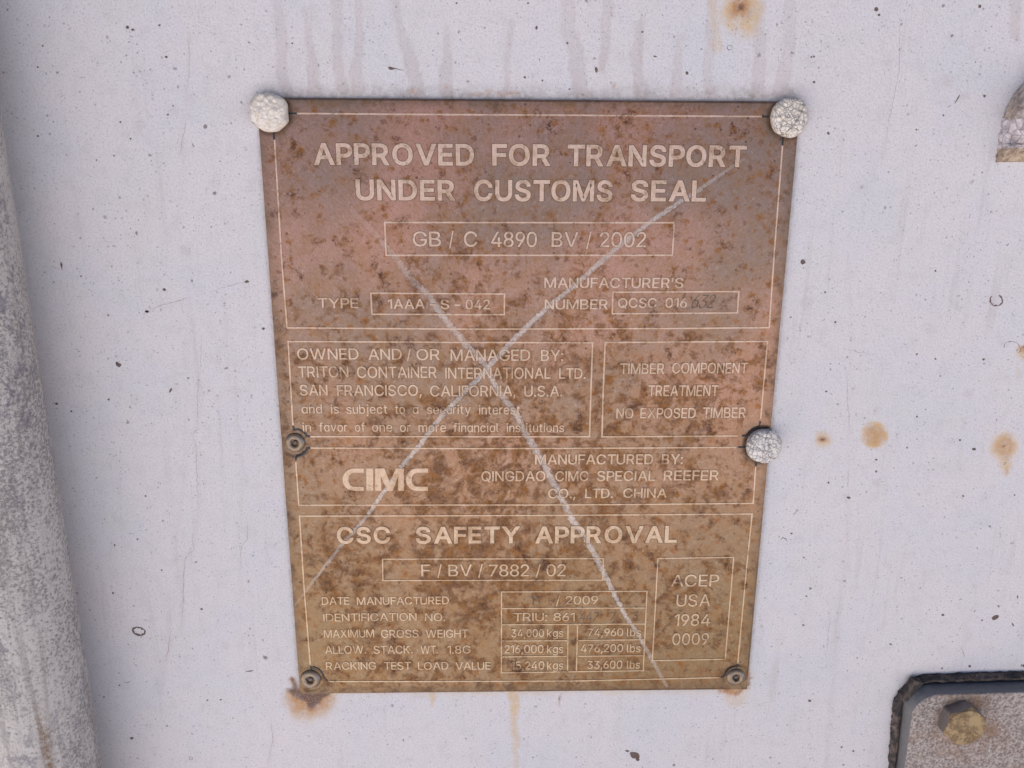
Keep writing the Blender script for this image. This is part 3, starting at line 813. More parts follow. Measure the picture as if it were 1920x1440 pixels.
ribbon(FR, [box4((940.5, 1109.5), (1213, 1108), (1206, 1257), (940, 1261)), [(940.5, 1140.5), (1211, 1139.5)], [(940.5, 1171), (1209.5, 1169.5)],
            [(1065, 1170.6), (1064, 1259.5)], [(1083, 1170.5), (1080.6, 1258.5)], [(940.3, 1201.3), (1065, 1200.8)], [(940.3, 1231), (1064.5, 1230)], [(1082.3, 1200.3), (1208, 1199)], [(1081.5, 1230), (1206.5, 1229)]], LETTER_M, LW * .85)
# dark bends of the frame lines round the rivets
def arc(cx_, cy_, r_, a0, a1, n_=9):
    return [(cx_ + r_ * math.cos(R(a0 + (a1 - a0) * i / n_)), cy_ + r_ * math.sin(R(a0 + (a1 - a0) * i / n_))) for i in range(n_ + 1)]
DL = 'blackened the line by the rivet'
ribbon(FR, [[(549.8, 799), (551, 807)] + arc(553, 830, 25, -80, -28) + [(582, 818.2)], [(582, 839.8), (575, 841)] + arc(553, 830, 25, 32, 82) + [(554, 863)]], dark.m, 3.6 * .000222, RAISE + .00003)
ribbon(FR, [[(582.5, 1249), (583.5, 1257)] + arc(582, 1275, 25, -78, -10) + [(614, 1277)]], dark.m, 3.2 * .000226, RAISE + .00003)
ribbon(FR, [[(1382.5, 1246), (1382, 1251)] + arc(1381, 1271, 21, -84, -168) + [(1352, 1269.8)]], dark.m, 3.4 * .000226, RAISE + .00003)
ribbon(FR, [[(1425.5, 790), (1423, 803)] + arc(1431, 835, 36, -102, -150) + [(1391, 816.8)], [(1384, 838.4), (1397, 838.2)], [(1419, 866), (1417, 873)]], dark.m, 3.6 * .000222, RAISE + .00003)
ribbon(FR, [[(540, 212.4), (557, 212.7)], [(512, 243), (514.5, 262)]], dark.m, 3.2 * .000215, RAISE + .00003)
ribbon(FR, [[(1428, 218.5), (1441, 218.7)], [(1468.5, 255), (1467, 273)]], dark.m, 3.2 * .000215, RAISE + .00003)

# ---- lettering
GLYPHS = {
    'A': [[16,0,201,509,276,509,463,0,395,0,287,302,264,372,232,478,245,478,213,371,191,302,85,0],[110,142,110,199,370,199,370,142]],
    'B': [[60,0,60,509,241,509,266,508,289,504,310,499,329,491,345,481,359,469,371,456,381,442,388,426,394,410,397,392,398,374,397,358,395,344,392,331,387,320,380,310,373,301,365,293,356,286,347,280,336,275,326,270,315,267,315,262,327,261,339,257,351,252,363,245,374,237,385,227,394,216,402,203,409,189,414,173,417,155,418,136,417,117,413,100,408,83,400,67,390,52,377,39,362,28,344,18,324,10,301,4,275,1,247,0],[125,57,245,57,272,58,296,63,315,70,330,80,341,92,349,105,354,120,355,137,355,149,352,161,348,173,342,184,335,194,327,203,317,211,306,218,293,224,279,228,264,230,248,231,125,231],[125,285,238,285,252,286,265,288,277,291,288,296,299,302,308,309,316,317,323,326,329,337,333,348,335,359,336,372,334,388,330,403,323,417,313,429,299,439,283,446,263,450,240,452,125,452]],
    'C': [[267,-7,235,-5,205,1,177,11,150,25,126,42,104,63,86,88,70,115,57,146,48,179,42,215,40,254,42,293,48,329,57,362,70,393,86,421,104,445,126,466,150,484,177,498,205,508,235,514,267,516,286,515,305,513,323,509,340,504,357,498,373,490,388,481,402,471,415,460,427,447,438,433,448,418,456,402,463,385,469,367,473,348,408,348,405,361,401,373,395,384,389,395,382,404,375,413,366,421,357,428,348,435,337,440,327,445,315,449,304,452,292,454,280,455,267,456,245,454,223,450,203,443,184,432,166,419,150,403,137,385,125,364,116,340,109,314,105,285,103,254,105,223,109,194,116,168,125,145,137,123,151,105,166,89,184,76,203,66,223,59,245,54,267,53,280,53,292,55,304,57,315,60,327,64,337,69,348,74,357,81,366,88,375,96,382,105,389,114,395,125,401,136,405,148,408,160,473,160,469,142,463,124,457,107,448,91,438,76,428,62,416,49,402,38,388,28,373,19,357,11,341,5,323,0,305,-4,286,-6]],
    'D': [[219,0,96,0,96,57,215,57,244,58,272,63,296,70,318,81,337,94,354,110,368,128,379,149,388,172,394,198,398,226,399,255,398,285,394,312,388,337,379,361,368,381,354,399,338,415,320,428,299,438,275,446,249,450,221,452,93,452,93,509,225,509,261,507,294,501,325,492,353,478,377,461,399,441,418,418,433,391,446,361,455,329,460,293,462,255,460,217,455,181,446,149,433,119,417,92,398,68,376,48,351,31,322,17,291,8,256,2],[125,509,125,0,60,0,60,509]],
    'E': [[60,0,60,509,372,509,372,452,125,452,125,286,355,286,355,229,125,229,125,57,375,57,375,0]],
    'F': [[60,0,60,509,369,509,369,452,125,452,125,278,346,278,346,221,125,221,125,0]],
    'G': [[269,-7,236,-5,205,1,176,11,149,25,125,43,104,64,85,88,69,116,57,146,47,179,42,215,40,254,42,293,47,329,57,362,69,393,85,421,103,445,125,466,149,484,175,498,203,508,233,514,265,516,285,515,304,513,322,509,340,504,358,497,374,489,389,480,403,469,416,458,429,445,439,431,449,416,458,401,465,384,470,367,474,349,408,349,404,361,399,372,393,383,387,393,380,403,373,411,365,420,356,427,347,434,337,439,326,444,315,448,304,452,291,454,279,455,265,456,243,454,222,450,202,443,183,432,166,419,150,404,137,385,125,364,116,340,109,314,105,285,103,254,105,223,109,194,116,168,125,145,137,124,151,105,166,90,184,76,203,66,224,59,246,54,269,53,290,54,309,57,328,63,345,71,360,81,374,93,386,107,396,123,404,141,410,160,414,180,415,202,434,199,283,199,283,256,478,256,478,200,476,170,471,141,463,115,451,91,436,69,419,50,399,33,377,19,352,8,326,0,298,-5]],
    'H': [[60,0,60,509,125,509,125,289,392,289,392,509,457,509,457,0,392,0,392,232,125,232,125,0]],
    'J': [[185,-7,153,-4,124,3,98,15,75,33,57,55,44,81,36,111,33,145,33,173,98,173,98,145,99,123,104,104,111,88,122,74,134,64,149,56,166,51,185,50,204,51,220,56,235,64,248,74,258,88,266,104,270,123,272,145,272,509,336,509,336,145,334,111,326,81,313,55,294,33,271,15,246,3,217,-4]],
    'K': [[104,145,104,216,139,261,174,303,212,344,364,509,448,509,231,276,228,276],[60,0,60,509,125,509,125,334,124,225,125,193,125,0],[372,0,188,259,228,309,449,0]],
    'L': [[60,0,60,509,125,509,125,57,361,57,361,0]],
    'M': [[60,0,60,509,152,509,277,187,287,159,299,123,311,84,322,49,307,49,318,83,330,121,342,158,352,187,476,509,568,509,568,0,504,0,504,291,504,327,505,369,506,413,507,457,513,457,498,409,482,363,467,322,456,291,342,0,286,0,170,291,159,321,145,361,129,408,112,457,119,457,120,416,121,372,122,328,122,291,122,0]],
    'N': [[60,0,60,509,136,509,343,183,363,151,388,107,414,55,405,54,401,108,399,157,399,195,399,509,463,509,463,0,387,0,202,290,177,331,148,381,108,452,119,454,122,384,124,328,125,291,125,0]],
    'O': [[267,-7,235,-5,205,1,177,11,150,25,126,42,105,63,86,88,70,115,57,146,48,179,42,215,40,254,42,293,48,329,57,362,70,393,86,421,105,445,126,466,150,484,177,498,205,508,235,514,267,516,299,514,329,508,357,498,384,484,408,466,429,445,448,421,464,393,477,362,486,329,491,293,493,254,491,215,486,179,477,146,464,115,448,88,429,63,408,42,384,25,357,11,329,1,299,-5],[267,53,289,54,310,59,330,66,349,76,367,89,383,105,396,123,408,144,418,168,425,194,429,223,430,254,429,286,425,314,418,341,408,365,396,386,383,404,367,420,349,433,330,443,310,450,289,454,267,456,245,454,223,450,203,443,184,433,167,420,151,404,137,385,125,364,116,340,109,314,105,285,103,254,105,223,109,194,116,168,125,144,137,123,151,105,167,89,184,76,203,66,223,59,245,54]],
    'P': [[60,0,60,509,235,509,263,507,289,503,312,497,332,487,350,476,366,462,379,447,390,430,398,411,404,391,407,370,409,348,407,325,404,304,398,284,390,265,379,248,366,233,350,219,332,207,312,198,289,191,263,187,235,186,109,186,109,242,233,242,252,243,269,246,284,250,297,256,308,264,318,272,327,282,333,294,338,306,342,319,344,333,344,348,344,362,342,376,338,389,333,402,326,413,318,423,308,431,297,439,284,444,268,449,251,451,232,452,125,452,125,0]],
    'Q': [[245,159,313,159,369,85,384,65,468,-48,401,-48,346,27,331,46],[267,-7,235,-5,205,1,177,11,150,25,126,42,105,63,86,88,70,115,57,146,48,179,42,215,40,254,42,293,48,329,57,362,70,393,86,421,105,445,126,466,150,484,177,498,205,508,235,514,267,516,299,514,329,508,357,498,384,484,408,466,429,445,448,421,464,393,477,362,486,329,491,293,493,254,491,215,486,179,477,146,464,115,448,88,429,63,408,42,384,25,357,11,329,1,299,-5],[267,53,289,54,310,59,330,66,349,76,367,89,383,105,396,123,408,144,418,168,425,194,429,223,430,254,429,286,425,314,418,341,408,365,396,386,383,404,367,420,349,433,330,443,310,450,289,454,267,456,245,454,223,450,203,443,184,433,167,420,151,404,137,385,125,364,116,340,109,314,105,285,103,254,105,223,109,194,116,168,125,144,137,123,151,105,167,89,184,76,203,66,223,59,245,54]],
    'R': [[60,0,60,509,236,509,264,507,290,504,313,497,333,489,351,478,367,465,380,450,390,433,399,415,405,395,408,374,409,352,408,330,405,309,399,290,390,271,380,255,367,240,351,228,333,217,312,209,289,203,264,199,236,198,96,198,96,255,234,255,252,256,269,258,284,262,298,267,309,273,319,281,327,290,334,300,339,312,342,324,344,338,345,352,344,367,342,380,339,393,334,405,327,415,319,425,309,433,298,440,284,445,269,449,252,451,233,452,125,452,125,0],[353,0,230,229,303,229,428,0]],
    'S': [[224,-9,197,-8,172,-4,149,1,128,9,108,19,91,31,76,45,64,60,54,77,46,96,41,115,38,137,104,137,107,123,110,110,116,98,123,88,132,79,142,71,154,64,166,59,180,55,194,52,209,50,224,49,241,50,257,52,272,55,286,60,299,66,311,74,321,82,329,92,336,102,341,114,345,126,346,139,345,151,342,161,338,171,332,179,325,186,316,193,307,199,296,205,245,222,184,239,154,249,128,260,105,274,86,289,71,307,60,326,54,348,52,372,53,393,58,413,65,431,75,448,87,463,102,476,119,488,138,498,158,506,180,511,203,514,227,516,252,514,275,511,296,505,316,498,334,488,351,476,365,463,377,449,387,433,394,415,399,397,401,378,337,378,334,396,326,412,316,426,302,437,286,447,267,453,247,457,225,459,209,458,194,456,180,452,167,448,156,442,145,435,136,427,129,418,123,409,118,398,116,387,115,376,116,363,119,352,124,342,131,334,139,326,148,319,158,313,169,308,212,293,264,279,312,264,324,258,336,252,347,245,359,238,369,229,379,220,387,209,395,198,401,185,405,171,407,155,408,139,407,118,403,99,396,81,386,64,374,48,360,34,343,21,323,11,302,2,278,-4,252,-8]],
    'T': [[32,452,32,509,417,509,417,452,257,452,257,0,193,0,193,452]],
    'U': [[259,-8,230,-7,203,-2,177,5,154,15,133,28,114,43,98,60,85,80,74,101,66,124,62,148,60,173,60,509,124,509,124,178,125,160,128,144,133,128,141,113,150,99,160,87,173,77,187,68,203,61,220,56,239,53,259,52,279,53,298,56,315,61,331,68,345,77,357,87,368,99,377,113,384,128,389,144,392,160,393,178,393,509,457,509,457,173,456,148,451,124,443,101,433,80,419,60,403,43,384,28,363,15,340,5,315,-2,288,-7]],
    'V': [[204,0,16,509,84,509,192,206,215,137,248,31,235,31,267,138,290,206,395,509,463,509,278,0]],
    'W': [[155,0,16,509,82,509,163,196,175,145,187,94,197,40,189,40,200,94,211,145,224,196,306,509,380,509,462,196,474,145,486,94,497,40,488,40,499,94,510,145,523,196,603,509,670,509,530,0,455,0,368,323,351,391,336,475,350,475,335,395,318,323,230,0]],
    'X': [[18,0,217,284,217,236,29,509,104,509,178,400,204,361,223,329,243,292,232,292,252,329,272,361,298,400,374,509,446,509,259,239,259,287,456,0,382,0,292,129,268,165,250,195,230,231,244,231,225,196,206,166,182,129,91,0]],
    'Y': [[203,0,203,208,16,509,91,509,192,344,222,292,250,230,224,230,251,293,280,344,381,509,455,509,268,208,268,0]],
    'Z': [[42,0,42,46,273,385,306,431,341,476,348,454,285,452,223,452,40,452,40,509,397,509,397,462,169,129,134,81,97,33,90,54,152,57,214,57,399,57,399,0]],
    '0': [[227,-7,199,-5,174,1,151,11,130,24,111,41,95,62,80,86,69,113,60,144,53,178,49,214,48,254,49,294,53,330,60,364,69,395,81,422,95,447,112,467,130,484,151,498,174,508,200,514,227,516,254,514,279,508,302,498,323,484,342,467,358,447,372,422,384,395,393,364,400,330,404,294,405,254,404,214,400,178,393,144,384,113,373,86,359,62,342,41,323,24,302,11,279,1,254,-5],[227,50,245,51,261,56,276,63,290,74,303,87,313,103,323,122,330,144,336,168,340,194,343,223,344,254,343,285,340,314,336,341,330,365,323,387,313,405,303,422,290,435,276,446,261,453,245,458,227,460,209,458,192,453,177,446,163,435,151,422,140,405,131,387,123,365,117,341,113,314,110,285,109,254,110,223,113,194,117,168,123,144,131,122,140,103,151,87,163,74,177,63,192,56,209,51]],
    '1': [[276,509,276,0,212,0,212,448,209,448,86,358,86,427,198,509]],
    '2': [[64,0,64,47,234,229,282,282,291,294,299,305,305,316,311,327,315,337,318,348,320,360,320,371,319,385,317,397,313,408,308,419,301,428,293,436,283,443,273,449,262,454,250,457,237,459,224,460,209,459,196,457,184,453,172,447,162,441,153,433,145,424,139,413,134,402,130,390,128,376,127,362,66,362,67,384,71,405,77,424,86,442,98,459,111,473,126,486,143,496,162,505,182,511,203,514,225,516,247,514,268,511,288,505,306,497,323,486,337,474,350,461,361,445,370,428,376,411,380,392,381,372,380,358,378,345,375,331,371,318,365,304,357,290,347,275,336,259,267,180,153,60,153,57,389,57,389,0]],
    '3': [[218,-7,195,-6,173,-3,152,2,133,10,114,19,98,30,83,43,70,57,60,74,52,91,46,111,44,132,109,132,111,119,115,107,120,97,126,87,134,78,144,71,154,64,165,59,178,55,191,52,204,50,219,50,234,51,248,53,262,56,275,61,287,67,297,74,307,83,315,93,321,104,325,116,328,130,329,145,328,158,326,172,322,184,316,196,308,207,299,217,288,226,275,234,260,240,242,244,223,247,201,248,157,248,157,299,288,448,288,452,70,452,70,509,372,509,372,461,211,278,211,289,239,290,264,288,287,284,308,276,327,265,344,253,359,239,371,222,381,205,387,186,392,166,393,145,392,123,387,103,380,84,370,66,358,50,344,36,327,23,309,12,288,4,266,-2,243,-6]],
    '4': [[40,105,40,158,247,509,311,509,109,166,109,163,413,163,413,105],[282,0,282,121,282,146,282,318,343,318,343,0]],
    '5': [[221,-7,199,-6,178,-2,159,3,140,11,123,21,108,32,94,45,83,60,73,76,66,93,62,111,60,130,122,130,124,119,127,108,132,98,138,89,145,80,154,73,163,66,173,60,184,56,196,52,208,50,221,50,236,51,250,53,264,58,276,64,288,72,298,82,307,92,314,104,320,117,324,131,327,146,328,162,327,178,324,193,320,208,314,221,306,233,297,244,286,254,275,262,262,269,248,273,233,276,218,277,205,276,192,275,180,272,167,268,156,264,145,258,136,252,128,246,67,253,96,509,366,509,366,452,151,452,134,301,136,301,145,308,155,315,166,320,178,325,190,329,203,331,216,333,229,334,247,333,263,330,279,326,294,321,308,314,321,306,334,296,345,285,355,273,364,260,372,246,379,231,384,215,388,199,390,181,391,163,390,139,385,117,379,95,369,76,357,57,343,41,327,27,309,15,289,6,268,-1,245,-5]],
    '6': [[226,-7,203,-5,182,-1,161,5,142,15,125,26,109,40,96,56,84,74,75,94,69,115,65,138,64,162,65,180,68,199,73,219,80,239,89,261,102,285,118,311,137,340,252,509,322,509,151,261,145,261,149,268,154,275,159,281,165,288,172,293,179,299,187,303,196,307,205,310,214,312,224,314,235,314,257,313,278,309,298,303,316,295,332,284,346,271,359,257,370,240,378,221,384,201,388,180,389,157,388,134,384,112,377,92,368,73,356,55,343,39,327,26,310,14,291,5,271,-2,249,-6],[226,48,241,49,254,52,267,56,279,63,289,70,299,79,307,90,314,101,320,114,324,128,327,142,327,157,327,173,324,187,320,201,314,213,307,225,299,235,289,244,279,251,267,258,254,262,241,264,226,265,212,264,198,262,186,258,174,252,163,244,153,235,145,225,138,214,132,201,128,188,126,174,125,158,126,143,128,128,132,114,138,102,145,90,153,79,163,70,174,63,186,56,198,52,212,49]],
    '7': [[97,0,323,448,323,452,62,452,62,509,391,509,391,449,165,0]],
    '8': [[226,-7,201,-6,178,-2,156,3,136,11,117,21,101,33,86,47,74,62,64,78,57,96,53,115,52,135,53,151,55,166,59,181,65,195,72,208,81,220,90,231,101,241,113,249,125,256,139,261,153,265,153,267,135,273,119,282,105,293,93,308,83,324,76,342,72,360,70,380,72,399,75,417,82,434,90,450,101,464,114,477,129,488,146,498,164,506,184,511,204,514,226,516,248,514,269,511,288,506,306,498,323,488,337,477,350,464,361,450,370,434,377,417,380,399,382,380,380,361,376,342,369,324,359,308,347,293,333,282,318,273,300,267,300,265,314,261,327,256,339,249,351,241,362,231,372,220,380,208,387,195,393,181,397,166,400,151,401,135,399,115,395,96,388,78,378,62,366,47,352,33,335,21,317,11,296,3,275,-2,251,-6],[226,49,243,50,258,52,272,55,285,60,296,66,307,74,315,82,323,91,329,102,333,113,336,126,337,139,336,152,333,165,329,177,322,189,314,199,305,208,295,216,283,223,270,228,256,232,242,234,226,235,211,234,196,232,182,228,169,223,157,216,147,208,138,199,130,189,123,177,119,165,116,152,115,139,116,126,119,113,123,102,129,91,136,82,145,74,156,66,167,60,180,55,195,52,210,50],[226,290,239,290,252,292,263,296,274,300,284,306,293,313,300,321,307,330,312,341,316,351,318,363,319,376,318,388,316,399,313,410,308,420,301,429,294,437,285,444,275,449,264,454,252,457,240,459,226,460,213,459,200,457,188,454,177,449,167,444,159,437,151,429,145,420,139,410,136,399,134,388,133,376,134,363,136,351,139,341,145,330,151,321,159,313,168,306,178,300,189,296,201,292,213,290]],
    '9': [[226,516,249,514,271,510,291,503,310,494,328,482,343,468,356,452,368,434,377,414,384,393,388,371,389,347,388,328,385,309,380,290,373,270,363,248,350,224,334,197,315,168,200,0,130,0,301,248,307,248,303,240,299,234,294,227,287,221,281,215,273,210,265,206,257,202,248,199,238,196,228,195,218,195,195,196,175,199,155,206,137,214,121,225,106,237,94,252,83,269,74,287,68,307,65,329,64,352,65,375,69,397,75,417,85,436,96,454,110,469,125,483,143,494,162,504,182,510,203,514],[226,460,212,459,199,457,186,452,174,446,163,438,154,429,145,419,138,407,133,395,129,381,126,367,125,352,126,336,129,322,133,308,138,295,145,284,154,274,163,265,174,257,186,251,199,247,212,244,226,243,240,244,254,247,267,251,279,257,289,265,299,273,307,284,314,295,320,308,324,321,327,335,327,350,327,366,324,381,320,394,314,407,307,419,299,429,290,438,279,446,267,452,254,457,241,459]],
    '/': [[235,533,71,-76,14,-76,178,533]],
    '-': [[337,244,337,188,114,188,114,244]],
    '.': [[95,-4,86,-4,78,-1,70,3,63,9,57,16,53,24,50,32,50,41,50,50,53,59,57,66,63,73,70,79,78,83,86,86,95,87,104,86,113,83,121,79,128,73,134,66,138,59,140,50,141,41,140,32,138,24,134,16,128,9,121,3,113,-1,104,-4]],
    ',': [[38,-119,68,71,137,71,84,-119]],
    ':': [[95,-4,86,-4,78,-1,70,3,63,9,57,16,53,24,50,32,50,41,50,50,53,59,57,66,63,73,70,79,78,83,86,86,95,87,104,86,113,83,121,79,128,73,134,66,138,59,140,50,141,41,140,32,138,24,134,16,128,9,121,3,113,-1,104,-4],[95,271,86,272,78,274,70,278,63,284,57,291,53,299,50,307,50,316,50,325,53,334,57,342,63,349,70,354,78,359,86,361,95,362,104,361,113,359,121,354,128,349,134,342,138,334,140,325,141,316,140,307,138,299,134,291,128,284,121,278,113,274,104,272]],
    "'": [[78,318,70,509,136,509,128,318]],
    'b': [[229,-8,213,-7,198,-5,184,-1,172,4,162,10,153,17,145,24,138,31,118,59,112,59,112,0,53,0,53,509,114,509,114,319,118,319,137,346,144,353,152,360,161,367,171,373,183,378,197,381,212,384,229,384,252,383,274,378,294,371,313,361,330,347,345,332,359,313,370,293,379,270,385,245,389,218,390,189,389,160,385,133,379,108,370,84,359,64,346,45,330,29,313,16,294,5,274,-2,252,-7],[220,47,237,48,253,51,267,57,279,66,291,76,301,88,309,101,316,117,321,133,325,151,327,170,328,189,327,209,325,227,321,245,316,261,309,276,301,290,291,301,280,311,267,319,253,325,237,329,220,330,203,329,188,325,174,320,161,312,150,302,140,291,132,278,125,263,120,247,116,229,113,210,113,189,113,169,116,150,120,132,125,115,132,100,140,86,150,75,162,65,174,57,188,51,204,48]],
    'c': [[207,-8,182,-7,159,-2,137,6,117,16,98,30,82,46,68,64,56,85,46,108,40,133,36,159,34,187,36,216,40,243,46,268,56,291,68,312,82,330,98,346,117,360,137,371,159,378,182,383,207,384,221,384,234,383,247,380,260,377,272,373,284,368,295,362,305,356,315,349,324,341,332,332,340,322,347,312,353,301,358,289,362,277,303,262,290,289,270,311,242,325,207,330,189,329,173,325,158,319,145,310,134,300,124,287,115,274,108,258,103,242,99,224,97,206,96,187,97,169,99,151,103,134,108,117,115,102,124,89,134,76,145,66,158,57,173,51,189,48,207,46,243,52,271,66,292,89,304,117,363,102,359,90,354,78,348,67,341,56,334,46,325,37,316,29,306,21,296,15,285,9,273,4,261,-1,248,-4,235,-6,221,-8]],
    'd': [[195,-8,172,-7,151,-2,130,5,111,16,94,29,79,45,66,64,55,84,46,108,39,133,35,160,34,189,35,218,39,245,46,270,55,293,66,313,79,332,95,347,112,361,131,371,151,378,173,383,196,384,213,384,228,381,241,378,253,373,263,367,272,360,280,353,287,346,306,319,311,319,311,509,372,509,372,0,313,0,313,59,307,59,287,31,280,24,272,17,263,10,252,4,241,-1,227,-5,212,-7],[205,47,221,48,236,51,250,57,263,65,274,75,284,86,293,100,299,115,305,132,309,150,311,169,312,189,311,210,309,229,305,247,300,263,293,278,284,291,275,302,263,312,251,320,237,325,221,329,205,330,187,329,172,325,157,319,145,311,133,301,124,290,115,276,108,261,103,245,99,227,97,209,96,189,97,170,99,151,103,133,109,117,115,101,124,88,134,76,145,66,158,57,172,51,188,48]],
    'e': [[212,-8,185,-7,161,-2,138,6,117,16,98,30,82,46,68,64,56,85,46,108,40,132,35,159,34,187,35,215,39,242,46,267,55,290,67,311,81,329,97,346,115,359,135,370,157,378,180,383,205,384,221,384,236,382,251,379,266,374,280,368,294,361,307,351,319,341,331,329,341,315,350,299,357,282,363,263,368,242,370,219,371,194,371,169,75,169,75,221,338,221,310,202,309,220,307,237,303,254,298,269,291,282,283,294,273,305,263,314,250,321,237,326,222,329,205,330,189,329,173,326,159,321,146,313,135,304,125,294,116,282,109,270,103,256,99,241,97,226,96,211,96,178,97,157,100,139,104,122,110,106,118,92,128,80,139,70,151,61,165,55,179,50,195,47,212,46,224,47,234,48,244,50,254,53,263,56,271,61,278,66,285,73,292,80,297,88,302,96,306,105,365,91,360,77,353,63,345,51,335,39,324,29,311,19,298,11,283,4,266,-1,249,-5,231,-7]],
    'f': [[228,379,228,327,6,327,6,379],[81,0,81,432,82,447,84,461,89,474,96,486,104,496,113,505,124,513,135,519,148,524,161,527,174,529,187,530,222,527,243,521,227,468,215,472,195,474,182,473,171,470,162,466,154,460,149,452,145,443,142,431,142,419,142,0]],
    'g': [[207,-151,187,-150,168,-148,150,-144,134,-140,119,-134,105,-127,93,-119,82,-110,73,-101,64,-91,57,-80,51,-69,101,-41,122,-66,128,-72,136,-78,145,-83,154,-88,165,-92,178,-95,192,-97,207,-97,229,-96,249,-92,267,-85,282,-75,295,-62,304,-47,310,-28,311,-6,311,68,306,68,287,41,280,34,272,28,263,21,252,16,241,11,227,8,212,5,195,5,173,6,152,10,132,17,113,27,95,39,80,53,67,71,55,90,46,112,39,136,35,163,34,191,35,220,39,246,46,271,55,293,66,314,80,332,95,347,112,361,131,371,152,378,173,383,196,384,213,384,228,382,242,378,253,373,264,367,273,360,281,353,288,346,308,319,313,319,313,379,372,379,372,-9,371,-32,367,-54,360,-73,350,-90,338,-104,324,-117,308,-127,291,-136,271,-142,251,-147,229,-150],[205,59,222,60,237,63,251,68,264,75,275,84,285,95,293,107,300,121,305,137,309,154,312,172,312,193,312,212,309,231,305,248,300,264,293,278,285,291,275,303,264,312,251,320,237,325,222,329,205,330,188,329,172,325,158,320,145,312,134,302,124,290,115,277,109,262,103,246,99,229,97,212,96,193,97,173,99,155,103,138,109,123,116,108,124,96,134,85,145,76,158,68,172,63,188,60]],
    'i': [[53,0,53,379,114,379,114,0],[84,443,75,444,67,446,60,449,54,455,48,461,44,468,42,475,41,483,42,491,44,499,48,506,54,512,60,517,67,521,75,523,84,524,92,523,100,521,107,517,114,512,119,506,123,499,126,491,126,483,126,475,123,468,119,461,114,455,107,449,100,446,92,444]],
    'j': [[53,379,114,379,114,-30,113,-47,111,-63,107,-77,102,-90,95,-102,86,-113,76,-122,65,-129,52,-135,37,-139,21,-142,4,-143,-10,-143,-10,-87,2,-87,14,-86,25,-83,34,-78,40,-72,46,-64,50,-54,52,-42,53,-29],[83,443,75,444,67,446,60,449,53,455,48,461,44,468,42,475,41,483,42,491,44,499,48,506,53,512,60,517,67,521,75,523,83,524,92,523,100,521,107,517,114,512,119,506,123,499,125,491,126,483,125,475,123,468,119,461,114,455,107,449,100,446,92,444]],
    'k': [[110,137,110,212,121,212,284,379,360,379,184,199,177,199],[53,0,53,509,114,509,114,0],[294,0,148,186,191,229,372,0]],
    'l': [[139,-2,119,-1,101,3,86,10,74,20,65,33,58,47,54,65,53,84,53,509,114,509,114,99,114,87,115,77,117,68,120,62,124,58,130,54,137,53,146,52,160,53,170,54,181,3,162,-1]],
    'm': [[53,0,53,379,112,379,112,295,108,295,112,310,118,323,125,335,132,346,141,355,151,363,161,370,172,376,183,380,195,384,207,386,219,386,239,385,257,380,273,372,287,361,299,347,309,331,316,314,321,295,312,295,317,308,322,321,329,332,337,343,347,353,357,361,368,369,381,375,394,380,407,383,422,385,437,386,453,385,468,383,483,378,497,372,510,364,522,354,532,342,541,328,548,313,553,296,556,276,557,255,557,0,496,0,496,254,494,273,490,289,483,302,473,313,460,321,447,326,433,329,419,330,406,330,395,328,384,324,374,320,365,314,358,307,351,299,345,290,341,280,338,270,336,259,335,247,335,0,274,0,274,260,273,275,269,288,262,301,253,311,242,320,229,326,215,329,199,330,188,330,178,328,168,325,158,320,148,314,140,307,132,299,126,289,121,278,117,266,114,253,114,238,114,0]],
    'n': [[114,227,114,0,53,0,53,379,112,379,112,287,102,287,112,312,124,332,137,349,152,362,169,372,187,379,207,383,227,384,246,383,264,380,280,376,295,369,309,360,321,349,332,336,341,321,348,304,353,285,356,264,357,240,357,0,296,0,296,235,295,256,290,275,283,291,273,304,260,315,246,323,229,328,210,329,197,328,184,326,172,322,161,317,150,311,141,303,133,293,126,283,121,271,117,257,114,243]],
    'o': [[207,-8,182,-7,159,-2,137,6,117,16,98,30,82,46,68,64,56,85,46,108,40,133,36,159,34,187,36,216,40,243,46,268,56,291,68,312,82,330,98,346,117,360,137,371,159,378,182,383,207,384,233,383,256,378,278,371,299,360,317,346,333,330,347,312,359,291,369,268,376,243,380,216,381,187,380,159,376,133,369,108,359,85,347,64,333,46,317,30,299,16,278,6,256,-2,233,-7],[207,46,226,48,242,51,257,57,270,66,282,76,292,89,300,102,307,117,312,134,316,151,318,169,319,187,318,206,316,224,312,242,307,258,300,274,292,287,282,300,270,310,257,319,242,325,226,329,207,330,189,329,173,325,158,319,145,310,134,300,124,287,115,274,108,258,103,242,99,224,97,206,96,187,97,169,99,151,103,134,108,117,115,102,124,89,134,76,145,66,158,57,173,51,189,48]],
    'r': [[53,0,53,379,112,379,112,321,115,321,122,335,130,347,140,358,152,367,166,375,181,380,196,384,213,385,229,384,243,384,243,322,230,324,207,326,194,325,182,323,170,319,159,315,149,309,140,301,132,293,126,284,121,273,117,262,114,250,114,237,114,0]],
